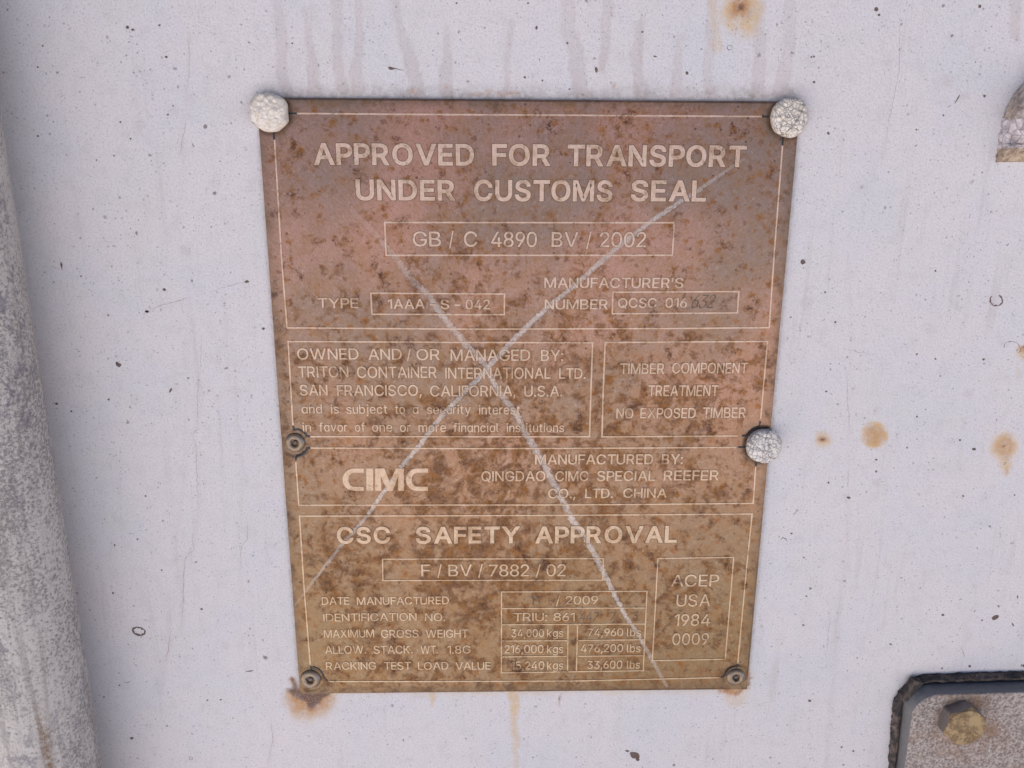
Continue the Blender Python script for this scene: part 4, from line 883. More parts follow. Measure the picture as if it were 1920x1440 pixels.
    's': [[182,-8,163,-7,145,-5,128,-2,112,3,98,10,84,18,72,27,62,38,53,50,45,63,40,78,36,94,94,107,99,92,105,79,114,69,124,60,136,54,150,49,165,46,181,45,200,46,217,50,232,55,244,62,255,71,262,81,267,91,268,103,267,112,265,121,260,129,254,136,246,142,237,147,225,151,212,155,149,170,125,177,104,186,87,196,72,208,61,222,53,237,48,255,47,274,48,290,51,305,57,319,65,332,75,343,87,354,100,363,115,370,131,377,149,381,167,384,187,384,206,384,223,381,239,378,254,372,267,366,279,358,290,349,299,339,307,328,314,316,319,303,324,290,268,277,264,288,258,298,251,307,243,316,232,323,219,328,205,331,187,333,171,332,156,329,143,324,131,317,121,308,114,299,110,289,109,277,110,267,112,258,117,250,124,243,133,237,144,232,157,227,172,223,229,209,254,202,275,194,292,183,306,171,317,158,325,142,330,125,331,107,330,90,326,75,321,61,312,47,302,35,290,24,276,15,260,6,242,0,223,-5,203,-7]],
    't': [[204,379,204,327,6,327,6,379],[65,471,126,471,126,98,127,86,128,76,132,68,136,61,142,56,150,53,159,51,170,50,185,51,202,54,213,2,192,-3,168,-4,145,-3,125,2,107,10,92,21,80,35,72,52,67,71,65,93]],
    'u': [[182,-5,164,-4,146,-1,130,4,115,11,101,20,89,31,78,44,69,59,62,76,57,95,54,116,53,139,53,379,114,379,114,144,115,123,119,105,127,89,137,75,150,64,164,56,181,52,200,50,213,51,226,53,238,57,249,62,259,69,268,77,276,86,283,97,289,109,293,122,295,137,296,153,296,379,357,379,357,0,298,0,298,92,307,92,297,67,286,47,272,30,257,17,240,7,222,0,203,-4]],
    'v': [[163,0,17,379,84,379,165,155,187,87,206,21,184,21,203,87,224,155,305,379,371,379,226,0]],
    'y': [[47,-139,61,-86,71,-87,80,-89,88,-90,96,-90,104,-89,111,-87,118,-84,124,-80,130,-74,136,-67,141,-58,146,-48,151,-36,163,-1,17,379,84,379,165,155,187,87,206,21,184,21,202,87,224,155,305,379,371,379,204,-58,198,-72,191,-85,184,-97,177,-107,168,-116,159,-124,150,-130,139,-136,128,-140,117,-143,104,-145,91,-145,65,-143]],
    'ɑ': [[195,-8,172,-7,151,-2,130,5,112,16,95,29,79,45,66,64,55,84,46,108,39,133,35,160,34,189,35,218,39,245,46,270,55,293,66,313,80,332,95,347,112,361,131,371,152,378,173,383,196,384,213,384,228,382,242,378,253,373,264,367,273,360,281,353,287,346,307,319,311,319,311,379,372,379,372,0,311,0,311,59,307,59,287,31,280,23,272,16,263,10,252,4,240,-2,227,-5,212,-7],[205,47,222,48,237,51,251,57,264,65,275,75,285,86,293,100,300,115,305,132,309,150,312,169,312,189,312,210,309,229,305,247,300,263,293,278,285,291,275,302,264,312,251,320,237,325,222,329,205,330,188,329,172,325,158,320,145,312,134,302,124,290,115,277,109,262,103,245,99,228,97,209,96,189,97,170,99,151,103,133,109,117,116,101,124,88,134,76,145,66,158,57,172,51,188,48]]}
CAP = 509.0
_h = GLYPHS['H'][0]
GLYPHS['I'] = [[0, 0, 65, 0, 65, 509, 0, 509]]
_cache = {}
def winding(x, y, L):
    w = 0
    for Q in L:
        n_ = len(Q)
        for i in range(n_):
            a, b = Q[i], Q[(i + 1) % n_]
            c = (b[0] - a[0]) * (y - a[1]) - (x - a[0]) * (b[1] - a[1])
            if a[1] <= y:
                if b[1] > y and c > 0: w += 1
            elif b[1] <= y and c < 0: w -= 1
    return w
def glyph(ch, bold):
    """Filled outline of a letter: vertices, triangles, boundary edges."""
    if (ch, bold) in _cache: return _cache[(ch, bold)]
    L = [[(q[i], q[i + 1]) for i in range(0, len(q), 2)] for q in GLYPHS[ch]]
    P_, E_ = [], []
    for Q in L:
        s = len(P_)
        P_ += [Vector(q) for q in Q]
        E_ += [(s + i, s + (i + 1) % len(Q)) for i in range(len(Q))]
    r_ = delaunay_2d_cdt(P_, E_, [], 0, 1e-4)
    v = [list(p) for p in r_[0]]
    T = []
    for t in r_[2]:
        if winding(sum(v[i][0] for i in t) / 3, sum(v[i][1] for i in t) / 3, L):
            a, b, c = (v[i] for i in t)
            T.append(tuple(t) if (b[0] - a[0]) * (c[1] - a[1]) - (b[1] - a[1]) * (c[0] - a[0]) > 0 else tuple(t)[::-1])
    es = {(t[i], t[(i + 1) % 3]) for t in T for i in range(3)}
    B = [e for e in es if (e[1], e[0]) not in es]
    N = {}
    for a, b in B:
        dx, dy = v[b][0] - v[a][0], v[b][1] - v[a][1]
        l = math.hypot(dx, dy) or 1
        N.setdefault(a, []).append((dy / l, -dx / l)); N.setdefault(b, []).append((dy / l, -dx / l))
    for k, ns in N.items():
        sx, sy = sum(q[0] for q in ns), sum(q[1] for q in ns)
        l = math.hypot(sx, sy)
        if l < 1e-3: continue
        sx, sy = sx / l, sy / l
        c = max(.5, sx * ns[0][0] + sy * ns[0][1])
        v[k][0] += sx * bold / c; v[k][1] += sy * bold / c
    used = sorted({i for t in T for i in t})
    mp = {o_: i for i, o_ in enumerate(used)}
    out = ([v[i] for i in used], [tuple(mp[i] for i in t) for t in T], [(mp[a], mp[b]) for a, b in B])
    _cache[(ch, bold)] = out
    return out
def lettering(words, bold0=7, mat=None, gap=62, slant=0.0, raise_=RAISE, label=None, name='lettering'):
    bold = bold0
    """words: (text, x0, x1, cap top, baseline) as measured on the photograph."""
    V, F, shade_faces = [], [], []
    for (text, x0, x1, yt, yb) in words:
        pen, items = 0.0, []
        bold = bold0 - 1
        for ch in text:
            g = glyph(ch, bold)
            xs = [p[0] for p in g[0]]
            items.append((g, pen - min(xs)))
            pen += max(xs) - min(xs) + gap * (.55 if ch in 'AVTLYPF' else 1.0)
        last = items[-1]
        width = max(p[0] for p in last[0][0]) + last[1]
        a, b = pl(x0, yb), pl(x1, yb)
        t_ = pl((x0 + x1) / 2, yt)
        z0 = (a[1] + b[1]) / 2
        sx = (b[0] - a[0]) / width
        sz = (t_[1] - z0) / (CAP + 2 * bold)
        for g, off in items:
            s = len(V)
            n_ = len(g[0])
            gx_ = np.array([a[0] + (p[0] + off) * sx + slant * (p[1] + bold) * sz for p in g[0]])
            gz_ = np.array([z0 + (p[1] + bold) * sz for p in g[0]])
            gy_ = -plate_out(gx_, gz_)
            V += list(zip(gx_.tolist(), (gy_ - raise_).tolist(), gz_.tolist()))
            V += list(zip(gx_.tolist(), (gy_ + .0001).tolist(), gz_.tolist()))
            F += [(s + t[0], s + t[1], s + t[2]) for t in g[1]]
            F += [(s + p, s + p + n_, s + q + n_, s + q) for p, q in g[2]]
            if mat is None:                              # relief shade painted as a dark outline beneath the letter
                hg = glyph(text[items.index((g, off))], bold + 15)
                h0 = len(V)
                hx_ = np.array([a[0] + (p[0] + off) * sx + slant * (p[1] + bold) * sz for p in hg[0]])
                hz_ = np.array([z0 + (p[1] + bold) * sz for p in hg[0]])
                hy_ = -plate_out(hx_, hz_) - .00003
                V += list(zip(hx_.tolist(), hy_.tolist(), hz_.tolist()))
                nt = len(F)
                F += [(h0 + t[0], h0 + t[1], h0 + t[2]) for t in hg[1]]
                shade_faces += list(range(nt, len(F)))
    mi = [0] * len(F)
    for k in shade_faces: mi[k] = 1
    return tag(add_scratches(obj(name, V, F, [mat or LETTER_M, letter_shade.m], plate, midx=mi)), label)
H1 = 23
lettering([('APPROVED', 589, 889, 269, 310), ('FOR', 922.7, 1032.3, 270, 311), ('TRANSPORT', 1063.5, 1397.5, 272, 312.5)], H1, gap=66)
lettering([('UNDER', 668, 854, 336.7, 376), ('CUSTOMS', 889, 1148, 337.5, 377.5), ('SEAL', 1181.7, 1323, 338, 377.7)], H1, gap=66)
lettering([('GB', 774, 827, 434, 462), ('/', 842, 851, 434, 462), ('C', 870, 895, 434, 462.5), ('4890', 920.7, 1006.7, 434.5, 463), ('BV', 1033.8, 1084, 435, 463), ('/', 1098.5, 1108.7, 435, 463), ('2002', 1124, 1210.8, 435, 463.5)], 6)
lettering([("MANUFACTURER'S", 1020.4, 1280.8, 520.4, 540)], 12)
lettering([('TYPE', 596.7, 672.5, 559, 577.5)], 6)
lettering([('1AAA', 727.5, 797, 560.5, 579), ('-', 806, 819, 561, 579), ('S', 826, 842.5, 561.5, 579.5), ('-', 852.5, 863.7, 561.5, 580), ('042', 873, 918.7, 561.5, 580)], 14)
lettering([('NUMBER', 1020.8, 1139.8, 561, 580)], 12)
lettering([('QCSC', 1158.5, 1230.8, 558.7, 577), ('016', 1246.7, 1287.7, 558, 577)], 12)
lettering([('632', 1294, 1336, 552.5, 577.5)], -6, stamp.m, 30, .28, .00004, 'hand stamped dark digits')
lettering([('OWNED', 558, 673, 653, 674), ('AND', 691, 753.7, 653.5, 674.5), ('/', 763, 771, 654, 674), ('OR', 781, 825, 654, 675), ('MANAGED', 844.7, 994, 655, 676.5), ('BY:', 1014, 1056, 655.5, 676.7)], 8)
lettering([('TRITON', 560, 654, 686.5, 707.5), ('CONTAINER', 670, 819, 687, 708.5), ('INTERNATIONAL', 835, 1032.5, 689, 710), ('LTD.', 1048, 1098, 690, 710)], 8)
lettering([('SAN', 563, 615, 721, 741.5), ('FRANCISCO,', 632.5, 791, 721.5, 742), ('CALIFORNIA,', 806.7, 966.7, 722.5, 743), ('U.S.A.', 983, 1054, 723, 743.3)], 8)
lc = lambda *w: [(t.replace('a', 'ɑ'), *q) for t, *q in w]
lettering(lc(('and', 566, 604.7, 758, 775), ('is', 621, 636, 758, 775), ('subject', 650, 726.7, 758.2, 775.5), ('to', 741, 759.5, 758.5, 775.5), ('a', 774, 785, 758.5, 775.7), ('security', 801, 883, 759, 776), ('interest', 898, 975, 759.3, 776.7)), 8)
lettering(lc(('in', 568, 584, 792, 809), ('favor', 599, 651.7, 792, 809), ('of', 666, 685, 792, 809), ('one', 698, 736, 792.3, 809), ('or', 750, 770, 792.5, 809.3), ('more', 785, 836.7, 792.7, 809.5), ('financial', 850, 935, 793, 810), ('institutions', 950, 1057.5, 793.3, 810)), 8)
lettering([('TIMBER', 1162, 1245, 681, 701), ('COMPONENT', 1259.6, 1401, 679.8, 700)], 10)
lettering([('TREATMENT', 1214.8, 1346, 722, 742.5)], 10)
lettering([('NO', 1155, 1187, 765, 784.5), ('EXPOSED', 1200, 1303.8, 764.5, 784), ('TIMBER', 1317, 1397.5, 763.5, 783.3)], 10)
lettering([('MANUFACTURED', 1003, 1224, 851.5, 870.5), ('BY:', 1240, 1280, 851, 870)], 12)
lettering([('QINGDAO', 902.5, 1022.5, 883, 902), ('CIMC', 1041, 1103, 883, 902), ('SPECIAL', 1119, 1228, 882.5, 901.5), ('REEFER', 1243.7, 1347, 881.5, 900.5)], 10)
lettering([('CO.,', 1027.5, 1079, 916, 934), ('LTD.', 1096.7, 1149, 915.5, 933.7), ('CHINA', 1168, 1249.8, 915, 933)], 10)
lettering([('CSC', 632.5, 732.5, 987.5, 1019), ('SAFETY', 779.7, 975.4, 987, 1018.7), ('APPROVAL', 1003, 1268.5, 986, 1018)], H1, gap=80)
lettering([('F', 790, 807.5, 1058, 1080), ('/', 820, 829, 1058, 1080), ('BV', 841, 885, 1058, 1080), ('/', 896.4, 905.5, 1058, 1080), ('7882', 917, 992, 1058, 1080.3), ('/', 1004, 1014, 1058, 1080), ('02', 1024.4, 1060.6, 1057.5, 1080)], 4)
lettering([('DATE', 604, 655.5, 1119, 1133.3), ('MANUFACTURED', 669.4, 842, 1118.5, 1133)], 8)
lettering([('IDENTIFICATION', 606.7, 781.7, 1149.4, 1164), ('NO.', 797, 835, 1149.4, 1164)], 6)
lettering([('MAXIMUM', 608, 702, 1180, 1195), ('GROSS', 715, 785, 1180, 1195), ('WEIGHT', 798.6, 877.8, 1180, 1195)], 6)
lettering([('ALLOW.', 610, 687, 1210, 1225), ('STACK.', 701, 774, 1210, 1225), ('WT.', 789, 821, 1210, 1225), ('1.8G', 839, 882.5, 1210, 1225)], 6)
lettering([('RACKING', 612, 705.6, 1240.6, 1255), ('TEST', 720.6, 771, 1240.6, 1255), ('LOAD', 784, 841, 1240.6, 1255), ('VALUE', 854, 920, 1240.6, 1255)], 6)
lettering([('/', 1042, 1050, 1117, 1134), ('2009', 1060, 1121, 1117, 1132.7)], 4)
lettering([('11', 994, 1012, 1117, 1134)], 2, stamp.m, 120, 0, .00004, 'dark stamped digits')
lettering([('TRIU:', 963, 1026, 1148.7, 1164), ('861', 1037.5, 1077.5, 1148.5, 1164)], 4)
lettering([('447', 1086, 1121, 1148, 1164), ('7', 1143, 1152.5, 1148, 1164), ('3', 1185, 1195, 1147, 1162)], -2, stamp.m, 70, .1, .00004, 'faint dark stamped digits')
for k_, (kg, kx0, kx1, lb, lx0, lx1) in enumerate((('34,000', 958.8, 1020, '74,960', 1101.4, 1168), ('216,000', 946, 1019, '476,200', 1088.6, 1168), ('15,240', 958.8, 1020.6, '33,600', 1100.8, 1166.5))):
    y0 = (1179, 1208.7, 1239.5)[k_]
    y1 = (1194, 1224, 1254.7)[k_]
    lettering([(kg, kx0, kx1, y0, y1), ('kgs', 1025.6, 1056, y0, y1)], 9)
    lettering([(lb, lx0, lx1, y0 - 1.3, y1 - 1.5), ('lbs', 1175, 1201.5 - k_, y0 - 1.3, y1 - 1.5)], 9)
lettering([('ACEP', 1257.8, 1347.3, 1077, 1099.3)], 4, gap=75)
lettering([('USA', 1267.7, 1331, 1114, 1136.5)], 4, gap=75)
lettering([('1984', 1264, 1330.7, 1151, 1173)], 4, gap=75)
lettering([('0009', 1259.8, 1328, 1187, 1208.5)], 4, gap=75)

# ---- the maker's logo: heavy square letters
def logo():
    V, F = [], []
    def poly(pts):
        s = len(V)
        W = [pl(*p) for p in pts]
        n_ = len(W)
        tri = delaunay_2d_cdt([Vector(w) for w in W], [(i, (i + 1) % n_) for i in range(n_)], [], 1, 1e-9)
        vv = [tuple(p) for p in tri[0]]
        y_ = -TH
        V.extend([(p[0], y_ - RAISE, p[1]) for p in vv]); V.extend([(p[0], y_ + .0001, p[1]) for p in vv])
        k = len(vv)
        ts = []
        for t in tri[2]:
            a, b, c = (vv[i] for i in t)
            ts.append(tuple(t) if (b[0] - a[0]) * (c[1] - a[1]) - (b[1] - a[1]) * (c[0] - a[0]) > 0 else tuple(t)[::-1])
        F.extend([tuple(s + i for i in t) for t in ts])
        es = {(t[i], t[(i + 1) % 3]) for t in ts for i in range(3)}
        F.extend([(s + a, s + a + k, s + b + k, s + b) for a, b in es if (b, a) not in es])
    def C(x0, x1):
        top_, bot, th = 878, 920, 7.8
        cx_ = x0 + 21
        o_ = [(x1, top_)] + [(cx_ + 21 * math.cos(R(a)), 899 - 21 * math.sin(R(a))) for a in range(90, 271, 15)] + [(x1, bot)]
        i_ = [(x1, bot - th)] + [(cx_ + 10 * math.cos(R(a)), 899 - 13.2 * math.sin(R(a))) for a in range(270, 89, -15)] + [(x1, top_ + th)]
        poly(o_ + i_)
    C(642.5, 682.5)
    poly([(686.7, 878), (700, 878), (700, 920), (687.3, 920)])
    poly([(703.5, 920), (703.5, 878), (721, 878), (731.5, 905), (742, 878), (757.5, 878), (757.5, 920), (746.5, 920), (746.5, 893), (736.5, 920), (726, 920), (714, 892), (715.5, 920)])
    C(761, 802.5)
    return add_scratches(obj('lettering', V, F, LETTER_M, plate))
logo()

# ---- rivets
cap_m = Mat('thick_cracked_white_paint')
def cap_material(name, crack, warm, cells=1.0):
    c_ = Mat(name)
    wc = c_.vmath('ADD', c_.co, c_.vmath('SCALE', c_.vmath('SUBTRACT', c_.noise(500, 3, color=True), (.5, .5, .5)), 0.0011))
    v1 = c_.voronoi(680 * cells, 'DISTANCE_TO_EDGE', co=wc)
    ln = c_.ramp(v1.outputs['Distance'], 0.06, 0.005)
    v2 = c_.voronoi(330 * cells, 'DISTANCE_TO_EDGE', co=wc)
    ln2 = c_.ramp(v2.outputs['Distance'], 0.035, 0.005)
    k = c_.math('MULTIPLY', c_.math('MAXIMUM', c_.math('MULTIPLY', ln, .7), ln2), crack)
    b_ = c_.mix(c_.noise(300, 3), (0.80, 0.76, 0.73), warm)
    b_ = c_.mix(c_.math('MULTIPLY', c_.ramp(c_.noise(800, 4, .7), .52, .72), .35), b_, (0.55, 0.43, 0.30))
    b_ = c_.mix(k, b_, (0.17, 0.155, 0.155))
    hh_ = c_.math('SUBTRACT', c_.math('MULTIPLY', c_.noise(650, 4, .6), .8), c_.math('MULTIPLY', k, 1.0))
    return c_.set(color=b_, rough=0.6, normal=c_.bump(hh_, 0.0006, 0.8))
CAP_A = cap_material('thick_crazed_white_paint', 0.85, (0.80, 0.70, 0.58))
CAP_C = cap_material('thick_split_white_paint', 0.75, (0.74, 0.70, 0.66), 0.72)
CAP_B = cap_material('thick_lumpy_white_paint', 0.22, (0.84, 0.73, 0.60))
steel = Mat('tarnished_rivet_metal')
sn = steel.noise(380, 4, .6)
steel.set(color=steel.mix(steel.ramp(sn, .35, .65), (0.33, 0.235, 0.145), (0.22, 0.195, 0.18)), metal=0.5, rough=0.42, normal=steel.bump(steel.noise(900, 3), .0001, .6))
pin = Mat('dark_mandrel')
pin.set(color=pin.mix(pin.noise(900, 3), (0.09, 0.075, 0.065), (0.22, 0.18, 0.15)), metal=0.4, rough=0.55)
void = Mat('rivet_hole')
void.set(color=(0.03, 0.025, 0.022), rough=0.8)
for i, (rx, rz, rr, kind, lump) in enumerate(RIVW):
    y0 = TH - .0005
    if kind == 'paint':
        hgt = .0048 if not lump else .0052
        prof = [(rr * .90, y0 - .0008), (rr * .97, y0 + hgt * .12), (rr * 1.0, y0 + hgt * .32), (rr * .985, y0 + hgt * .52), (rr * .93, y0 + hgt * .70), (rr * .84, y0 + hgt * .82)]
        for q in np.linspace(.78, .06, 14):
            prof.append((rr * q, y0 + hgt * (.84 + .16 * (1 - (q / .84) ** 2))))
        v, f = lathe(prof, 72)
        A = np.array(v)
        ang = np.arctan2(A[:, 2], A[:, 0]); rad = np.hypot(A[:, 0], A[:, 2])
        n1 = fbm(A[:, 0] * 700 + 40 + i * 9, A[:, 2] * 700 + 60, 80 + i, 3) - .5
        n2 = vnoise(np.cos(ang) * 2.2 + 30, np.sin(ang) * 2.2 + 30 + i * 5, 90 + i) - .5
        sc_ = 1 + (.12 if lump else .09) * n2 + .07 * n1
        A[:, 0] *= sc_; A[:, 2] *= sc_
        A[:, 1] -= (.0013 if lump else .0012) * n1 * smooth(y0, y0 + hgt * .6, -A[:, 1])
        if not lump:                                     # a deep fold in the paint
            for (fx0, fz0, fx1, fz1) in ((.25, -.2, .45, .75),) if i == 1 else ((.15, .3, .05, -.6),):
                d, t = seg_dist(A[:, 0] / rr, A[:, 2] / rr, [(fx0, fz0), ((fx0 + fx1) / 2 + .1, (fz0 + fz1) / 2), (fx1, fz1)])
                A[:, 1] += .0008 * smooth(.1, .02, d) * smooth(1.0, .8, rad / rr)
        o = obj('rivet', A.tolist(), f, CAP_B if lump else (CAP_A if i == 1 else CAP_C), plate, (rx, 0, rz), True)
        o['label'] = 'rivet buried under lumpy white paint' if lump else 'rivet under crazed white paint'
    else:
        y0 = TH - .00042
        prof = [(rr * 1.02, y0 - .0006), (rr * 1.02, y0 + .0002), (rr * .97, y0 + .0006), (rr * .86, y0 + .0010), (rr * .70, y0 + .0013), (rr * .52, y0 + .00125), (rr * .40, y0 + .0010), (rr * .36, y0 + .0004), (rr * .34, y0 - .0008)]
        v, f = lathe(prof, 56)
        o = obj('rivet', v, f, steel.m, plate, (rx, 0, rz), True)
        v, f = lathe([(rr * .25, y0 - .0007), (rr * .25, y0 + .0002), (rr * .20, y0 + .0006), (rr * .10, y0 + .0007)], 28)
        v2, f2 = lathe([(rr * .35, y0 - .0007), (rr * .24, y0 - .0007)], 28, False)
        s = len(v)
        p_ = obj('mandrel', v + v2, f + [tuple(q + s for q in t) for t in f2], [pin.m, void.m], o, (0, 0, 0), True, [0] * len(f) + [1] * len(f2))
plate['category'] = 'data plate'

# ================================================================== cover plate with rubber gasket and bolt, lower right
gal = Mat('grainy_galvanised_face')
g1 = gal.noise(850, 4, .7)
g2 = gal.voronoi(560)
gc = gal.mix(gal.ramp(g1, .36, .64), (0.20, 0.16, 0.145), (0.55, 0.49, 0.455))
gc = gal.mix(gal.math('MULTIPLY', gal.ramp(g2.outputs['Distance'], .5, .2), .3), gc, (0.34, 0.25, 0.21))
gc = gal.mix(gal.math('MULTIPLY', gal.ramp(gal.noise(70, 4, .6), .5, .68), .6), gc, (0.33, 0.22, 0.14))
gc = gal.mix(gal.math('MULTIPLY', gal.attr('rust'), gal.ramp(gal.noise(380, 4, .7), .3, .6)), gc, (0.22, 0.10, 0.04))
gal.set(color=gc, rough=.75, normal=gal.bump(gal.math('ADD', g1, gal.math('MULTIPLY', g2.outputs['Distance'], .5)), .0006, .8))
cham = Mat('smooth_shaded_chamfer')
cham.set(color=cham.mix(cham.noise(600, 4, .7), (0.14, 0.14, 0.145), (0.25, 0.245, 0.245)), rough=.6, normal=cham.bump(cham.noise(900, 3), .0002, .6))  # smoother finish, its colour also darkened to stand in for shade
rub = Mat('cracked_black_rubber')
rub.set(color=rub.mix(rub.ramp(rub.noise(260, 4, .65), .4, .65), (0.035, 0.031, 0.031), (0.17, 0.125, 0.105)), rough=.8, normal=rub.bump(rub.noise(500, 4, .7), .0006, .9))
def outline(tl_top, tl_left, bottom_left, right_top, out, n_=10, ext=0.07):
    """Corner outline (x, z): up the left side, round the corner, along the top, then closed outside the picture."""
    a, b = at(*bottom_left, out), at(*tl_left, out)
    c, d = at(*tl_top, out), at(*right_top, out)
    a2 = (a[0] + (a[0] - b[0]) / (b[1] - a[1]) * ext * 0, a[1] - ext)
    d2 = (d[0] + ext, d[1])
    pts = [a2]
    for k in range(24): pts.append((a[0] + (b[0] - a[0]) * k / 24, a[1] + (b[1] - a[1]) * k / 24))
    cor = (b[0], c[1])                                   # sharp corner that the curve rounds off
    for k in range(n_ + 1):
        t = k / n_
        pts.append(tuple((1 - t) ** 2 * b[i] + 2 * t * (1 - t) * (cor[i] * .62 + (b[i] + c[i]) / 2 * .38) + t * t * c[i] for i in (0, 1)))
    for k in range(1, 30): pts.append((c[0] + (d[0] - c[0]) * k / 30, c[1] + (d[1] - c[1]) * k / 30))
    pts += [d, d2, (d2[0], a2[1])]
    return pts
D_G, D_B, D_F = .0030, .0030, .0085
og = outline((1739, 1271), (1679, 1327), (1671, 1440), (1925, 1265.5), D_G)
ob = outline((1742, 1283), (1696, 1313), (1682, 1440), (1925, 1278), D_B)
of_ = outline((1760, 1304), (1712, 1338), (1697, 1440), (1925, 1299), D_F)
cover = empty('cover_plate', (og[8][0] + .05, 0, ZC + at(1800, 1440)[1]))
tag(cover, 'grainy grey steel cover plate with black rubber edge in the lower right corner', 'cover plate')
ox, oz = cover.location.x, cover.location.z - ZC
def ringmesh(loops):
    V, F = [], []
    n_ = len(loops[0][0])
    for pts, out in loops:
        for p in pts: V.append([p[0] - ox, -out, p[1] - oz])
    for i in range(len(loops) - 1):
        for k in range(n_):
            F.append((i * n_ + k, (i + 1) * n_ + k, (i + 1) * n_ + (k + 1) % n_, i * n_ + (k + 1) % n_))
    return V, F
def rough_loop(pts, amp, seed, keep=4):
    r_ = random.Random(seed)
    out = []
    for i, p in enumerate(pts):
        if i == 0 or i >= len(pts) - 3: out.append(p); continue
        out.append((p[0] + r_.gauss(0, amp), p[1] + r_.gauss(0, amp)))
    return out
def lerp(A_, B_, t): return [(a[0] + (b[0] - a[0]) * t, a[1] + (b[1] - a[1]) * t) for a, b in zip(A_, B_)]
V, F = ringmesh([(rough_loop(og, .00030, 1), -.0005), (rough_loop(og, .00022, 2), .0016), (rough_loop(lerp(og, ob, .35), .0002, 3), .0034), (rough_loop(lerp(og, ob, .72), .0002, 4), .0030), (rough_loop(lerp(og, ob, .88), .00012, 5), .0012), (lerp(og, ob, 1.1), .0010)])
gasket = obj('rubber_gasket', V, F, rub.m, cover)
flap = [at(x_, y_, .0036) for x_, y_ in ((1690, 1318), (1697, 1300), (1707, 1284), (1713, 1275), (1724, 1276), (1731, 1279), (1722, 1288), (1711, 1298), (1701, 1311))]
fr_ = random.Random(8)
V = [[p[0] - ox + fr_.gauss(0, .0001), -.0046 + fr_.gauss(0, .0004), p[1] - oz] for p in flap] + [[p[0] - ox, -.0012, p[1] - oz] for p in flap]
k_ = len(flap)
F = [tuple(range(k_))[::-1]] + [(i, (i + 1) % k_, k_ + (i + 1) % k_, k_ + i) for i in range(k_)]
obj('rubber_flap', V, F, rub.m, cover)
V, F = ringmesh([(ob, .0006), (ob, D_B), (lerp(ob, of_, .5), D_B + (D_F - D_B) * .66), (lerp(ob, of_, .85), D_F - .0004), (lerp(ob, of_, 1.0), D_F), (lerp(ob, of_, 1.08), D_F + .00005)])
n_ = len(ob)
MI = [1 if k < 3 * n_ else 0 for k in range(len(F))] + [0]
F.append(tuple(range(len(V) - n_, len(V)))[::-1])
face = obj('steel_face', V, F, [gal.m, cham.m], cover, midx=MI)
bm = bmesh.new(); bm.from_mesh(face.data)
bmesh.ops.triangulate(bm, faces=[f for f in bm.faces if len(f.verts) > 4])
big = [e for e in bm.edges if e.calc_length() > .004]
bmesh.ops.subdivide_edges(bm, edges=big, cuts=4, use_grid_fill=True)
bmesh.ops.recalc_face_normals(bm, faces=bm.faces)
bm.to_mesh(face.data); bm.free()
A = np.array([v.co[:] for v in face.data.vertices])
bp = at(1797, 1350, D_F)
d = np.hypot(A[:, 0] + ox - bp[0], A[:, 2] + oz - bp[1])
rp = at(1922, 1372, D_F)
ra = .75 * smooth(.013, .008, d) + .9 * smooth(.009, .002, np.hypot(A[:, 0] + ox - rp[0], (A[:, 2] + oz - rp[1]) * .8))
q = face.data.attributes.new('rust', 'FLOAT', 'POINT'); q.data.foreach_set('value', np.clip(ra, 0, 1).astype(np.float32))
# hexagon bolt with a washer-faced head
brass = Mat('yellow_zinc_bolt')
bn = brass.noise(420, 4, .65)
brass.set(color=brass.mix(brass.ramp(bn, .58, .72), brass.mix(brass.ramp(brass.noise(190, 5, .75), .38, .62), (0.17, 0.105, 0.05), (0.40, 0.285, 0.145)), (0.16, 0.095, 0.04)), metal=.15, rough=.5, normal=brass.bump(brass.noise(700, 4), .0003, .8))
bside = Mat('shaded_bolt_flats')
bside.set(color=bside.mix(bside.noise(500, 3), (0.17, 0.14, 0.125), (0.26, 0.235, 0.23)), metal=.2, rough=.55)  # bolt sides given a darker colour to stand in for shade
BH = .0062
bc = at(1812, 1365, D_F + BH)
er = at(1812 + 36, 1365, D_F + BH)[0] - bc[0]
hexr = er / math.cos(R(30)) * 1.0
V, F, MI = [], [], []
seg = 72
for lvl in range(4):
    for k in range(seg):
        a = 2 * math.pi * k / seg + R(12)
        m60 = (math.degrees(a) - 20) % 60 - 30
        hx = er / math.cos(R(m60))
        rr_ = {0: hx, 1: hx, 2: er * .985, 3: er * .2}[lvl]
        yy = {0: D_F - .001, 1: D_F + BH - .0004 - (hx - er) * .9, 2: D_F + BH, 3: D_F + BH + .0001}[lvl]
        V.append((rr_ * math.cos(a), -yy, rr_ * math.sin(a)))
for i in range(3):
    for k in range(seg):
        k2 = (k + 1) % seg
        F.append((i * seg + k, i * seg + k2, (i + 1) * seg + k2, (i + 1) * seg + k)); MI.append(1 if i < 1 else 0)
F.append(tuple(3 * seg + k for k in range(seg))); MI.append(0)
bolt = obj('bolt', V, F, [brass.m, bside.m], cover, (bc[0] - ox, 0, bc[1] - oz), False, MI)
bolt['label'] = 'yellowed hexagon bolt head'
# stamped marks on the bolt head
V, F = [], []
for k in range(7):
    a = R(215 + k * 19)
    r0, r1 = er * .60, er * (.72 + .1 * (k % 3 == 0))
    w_ = .00022
    ca, sa = math.cos(a), math.sin(a)
    s = len(V)
    for (u, t) in ((r0, -w_), (r1, -w_), (r1, w_), (r0, w_)):
        V.append((u * ca - t * sa, -(D_F + BH + .00016), u * sa + t * ca))
    F.append((s, s + 1, s + 2, s + 3))
mk = Mat('bolt_mark')
mk.set(color=(0.17, 0.11, 0.05), rough=.7)
obj('head_mark', V, F, mk.m, bolt)

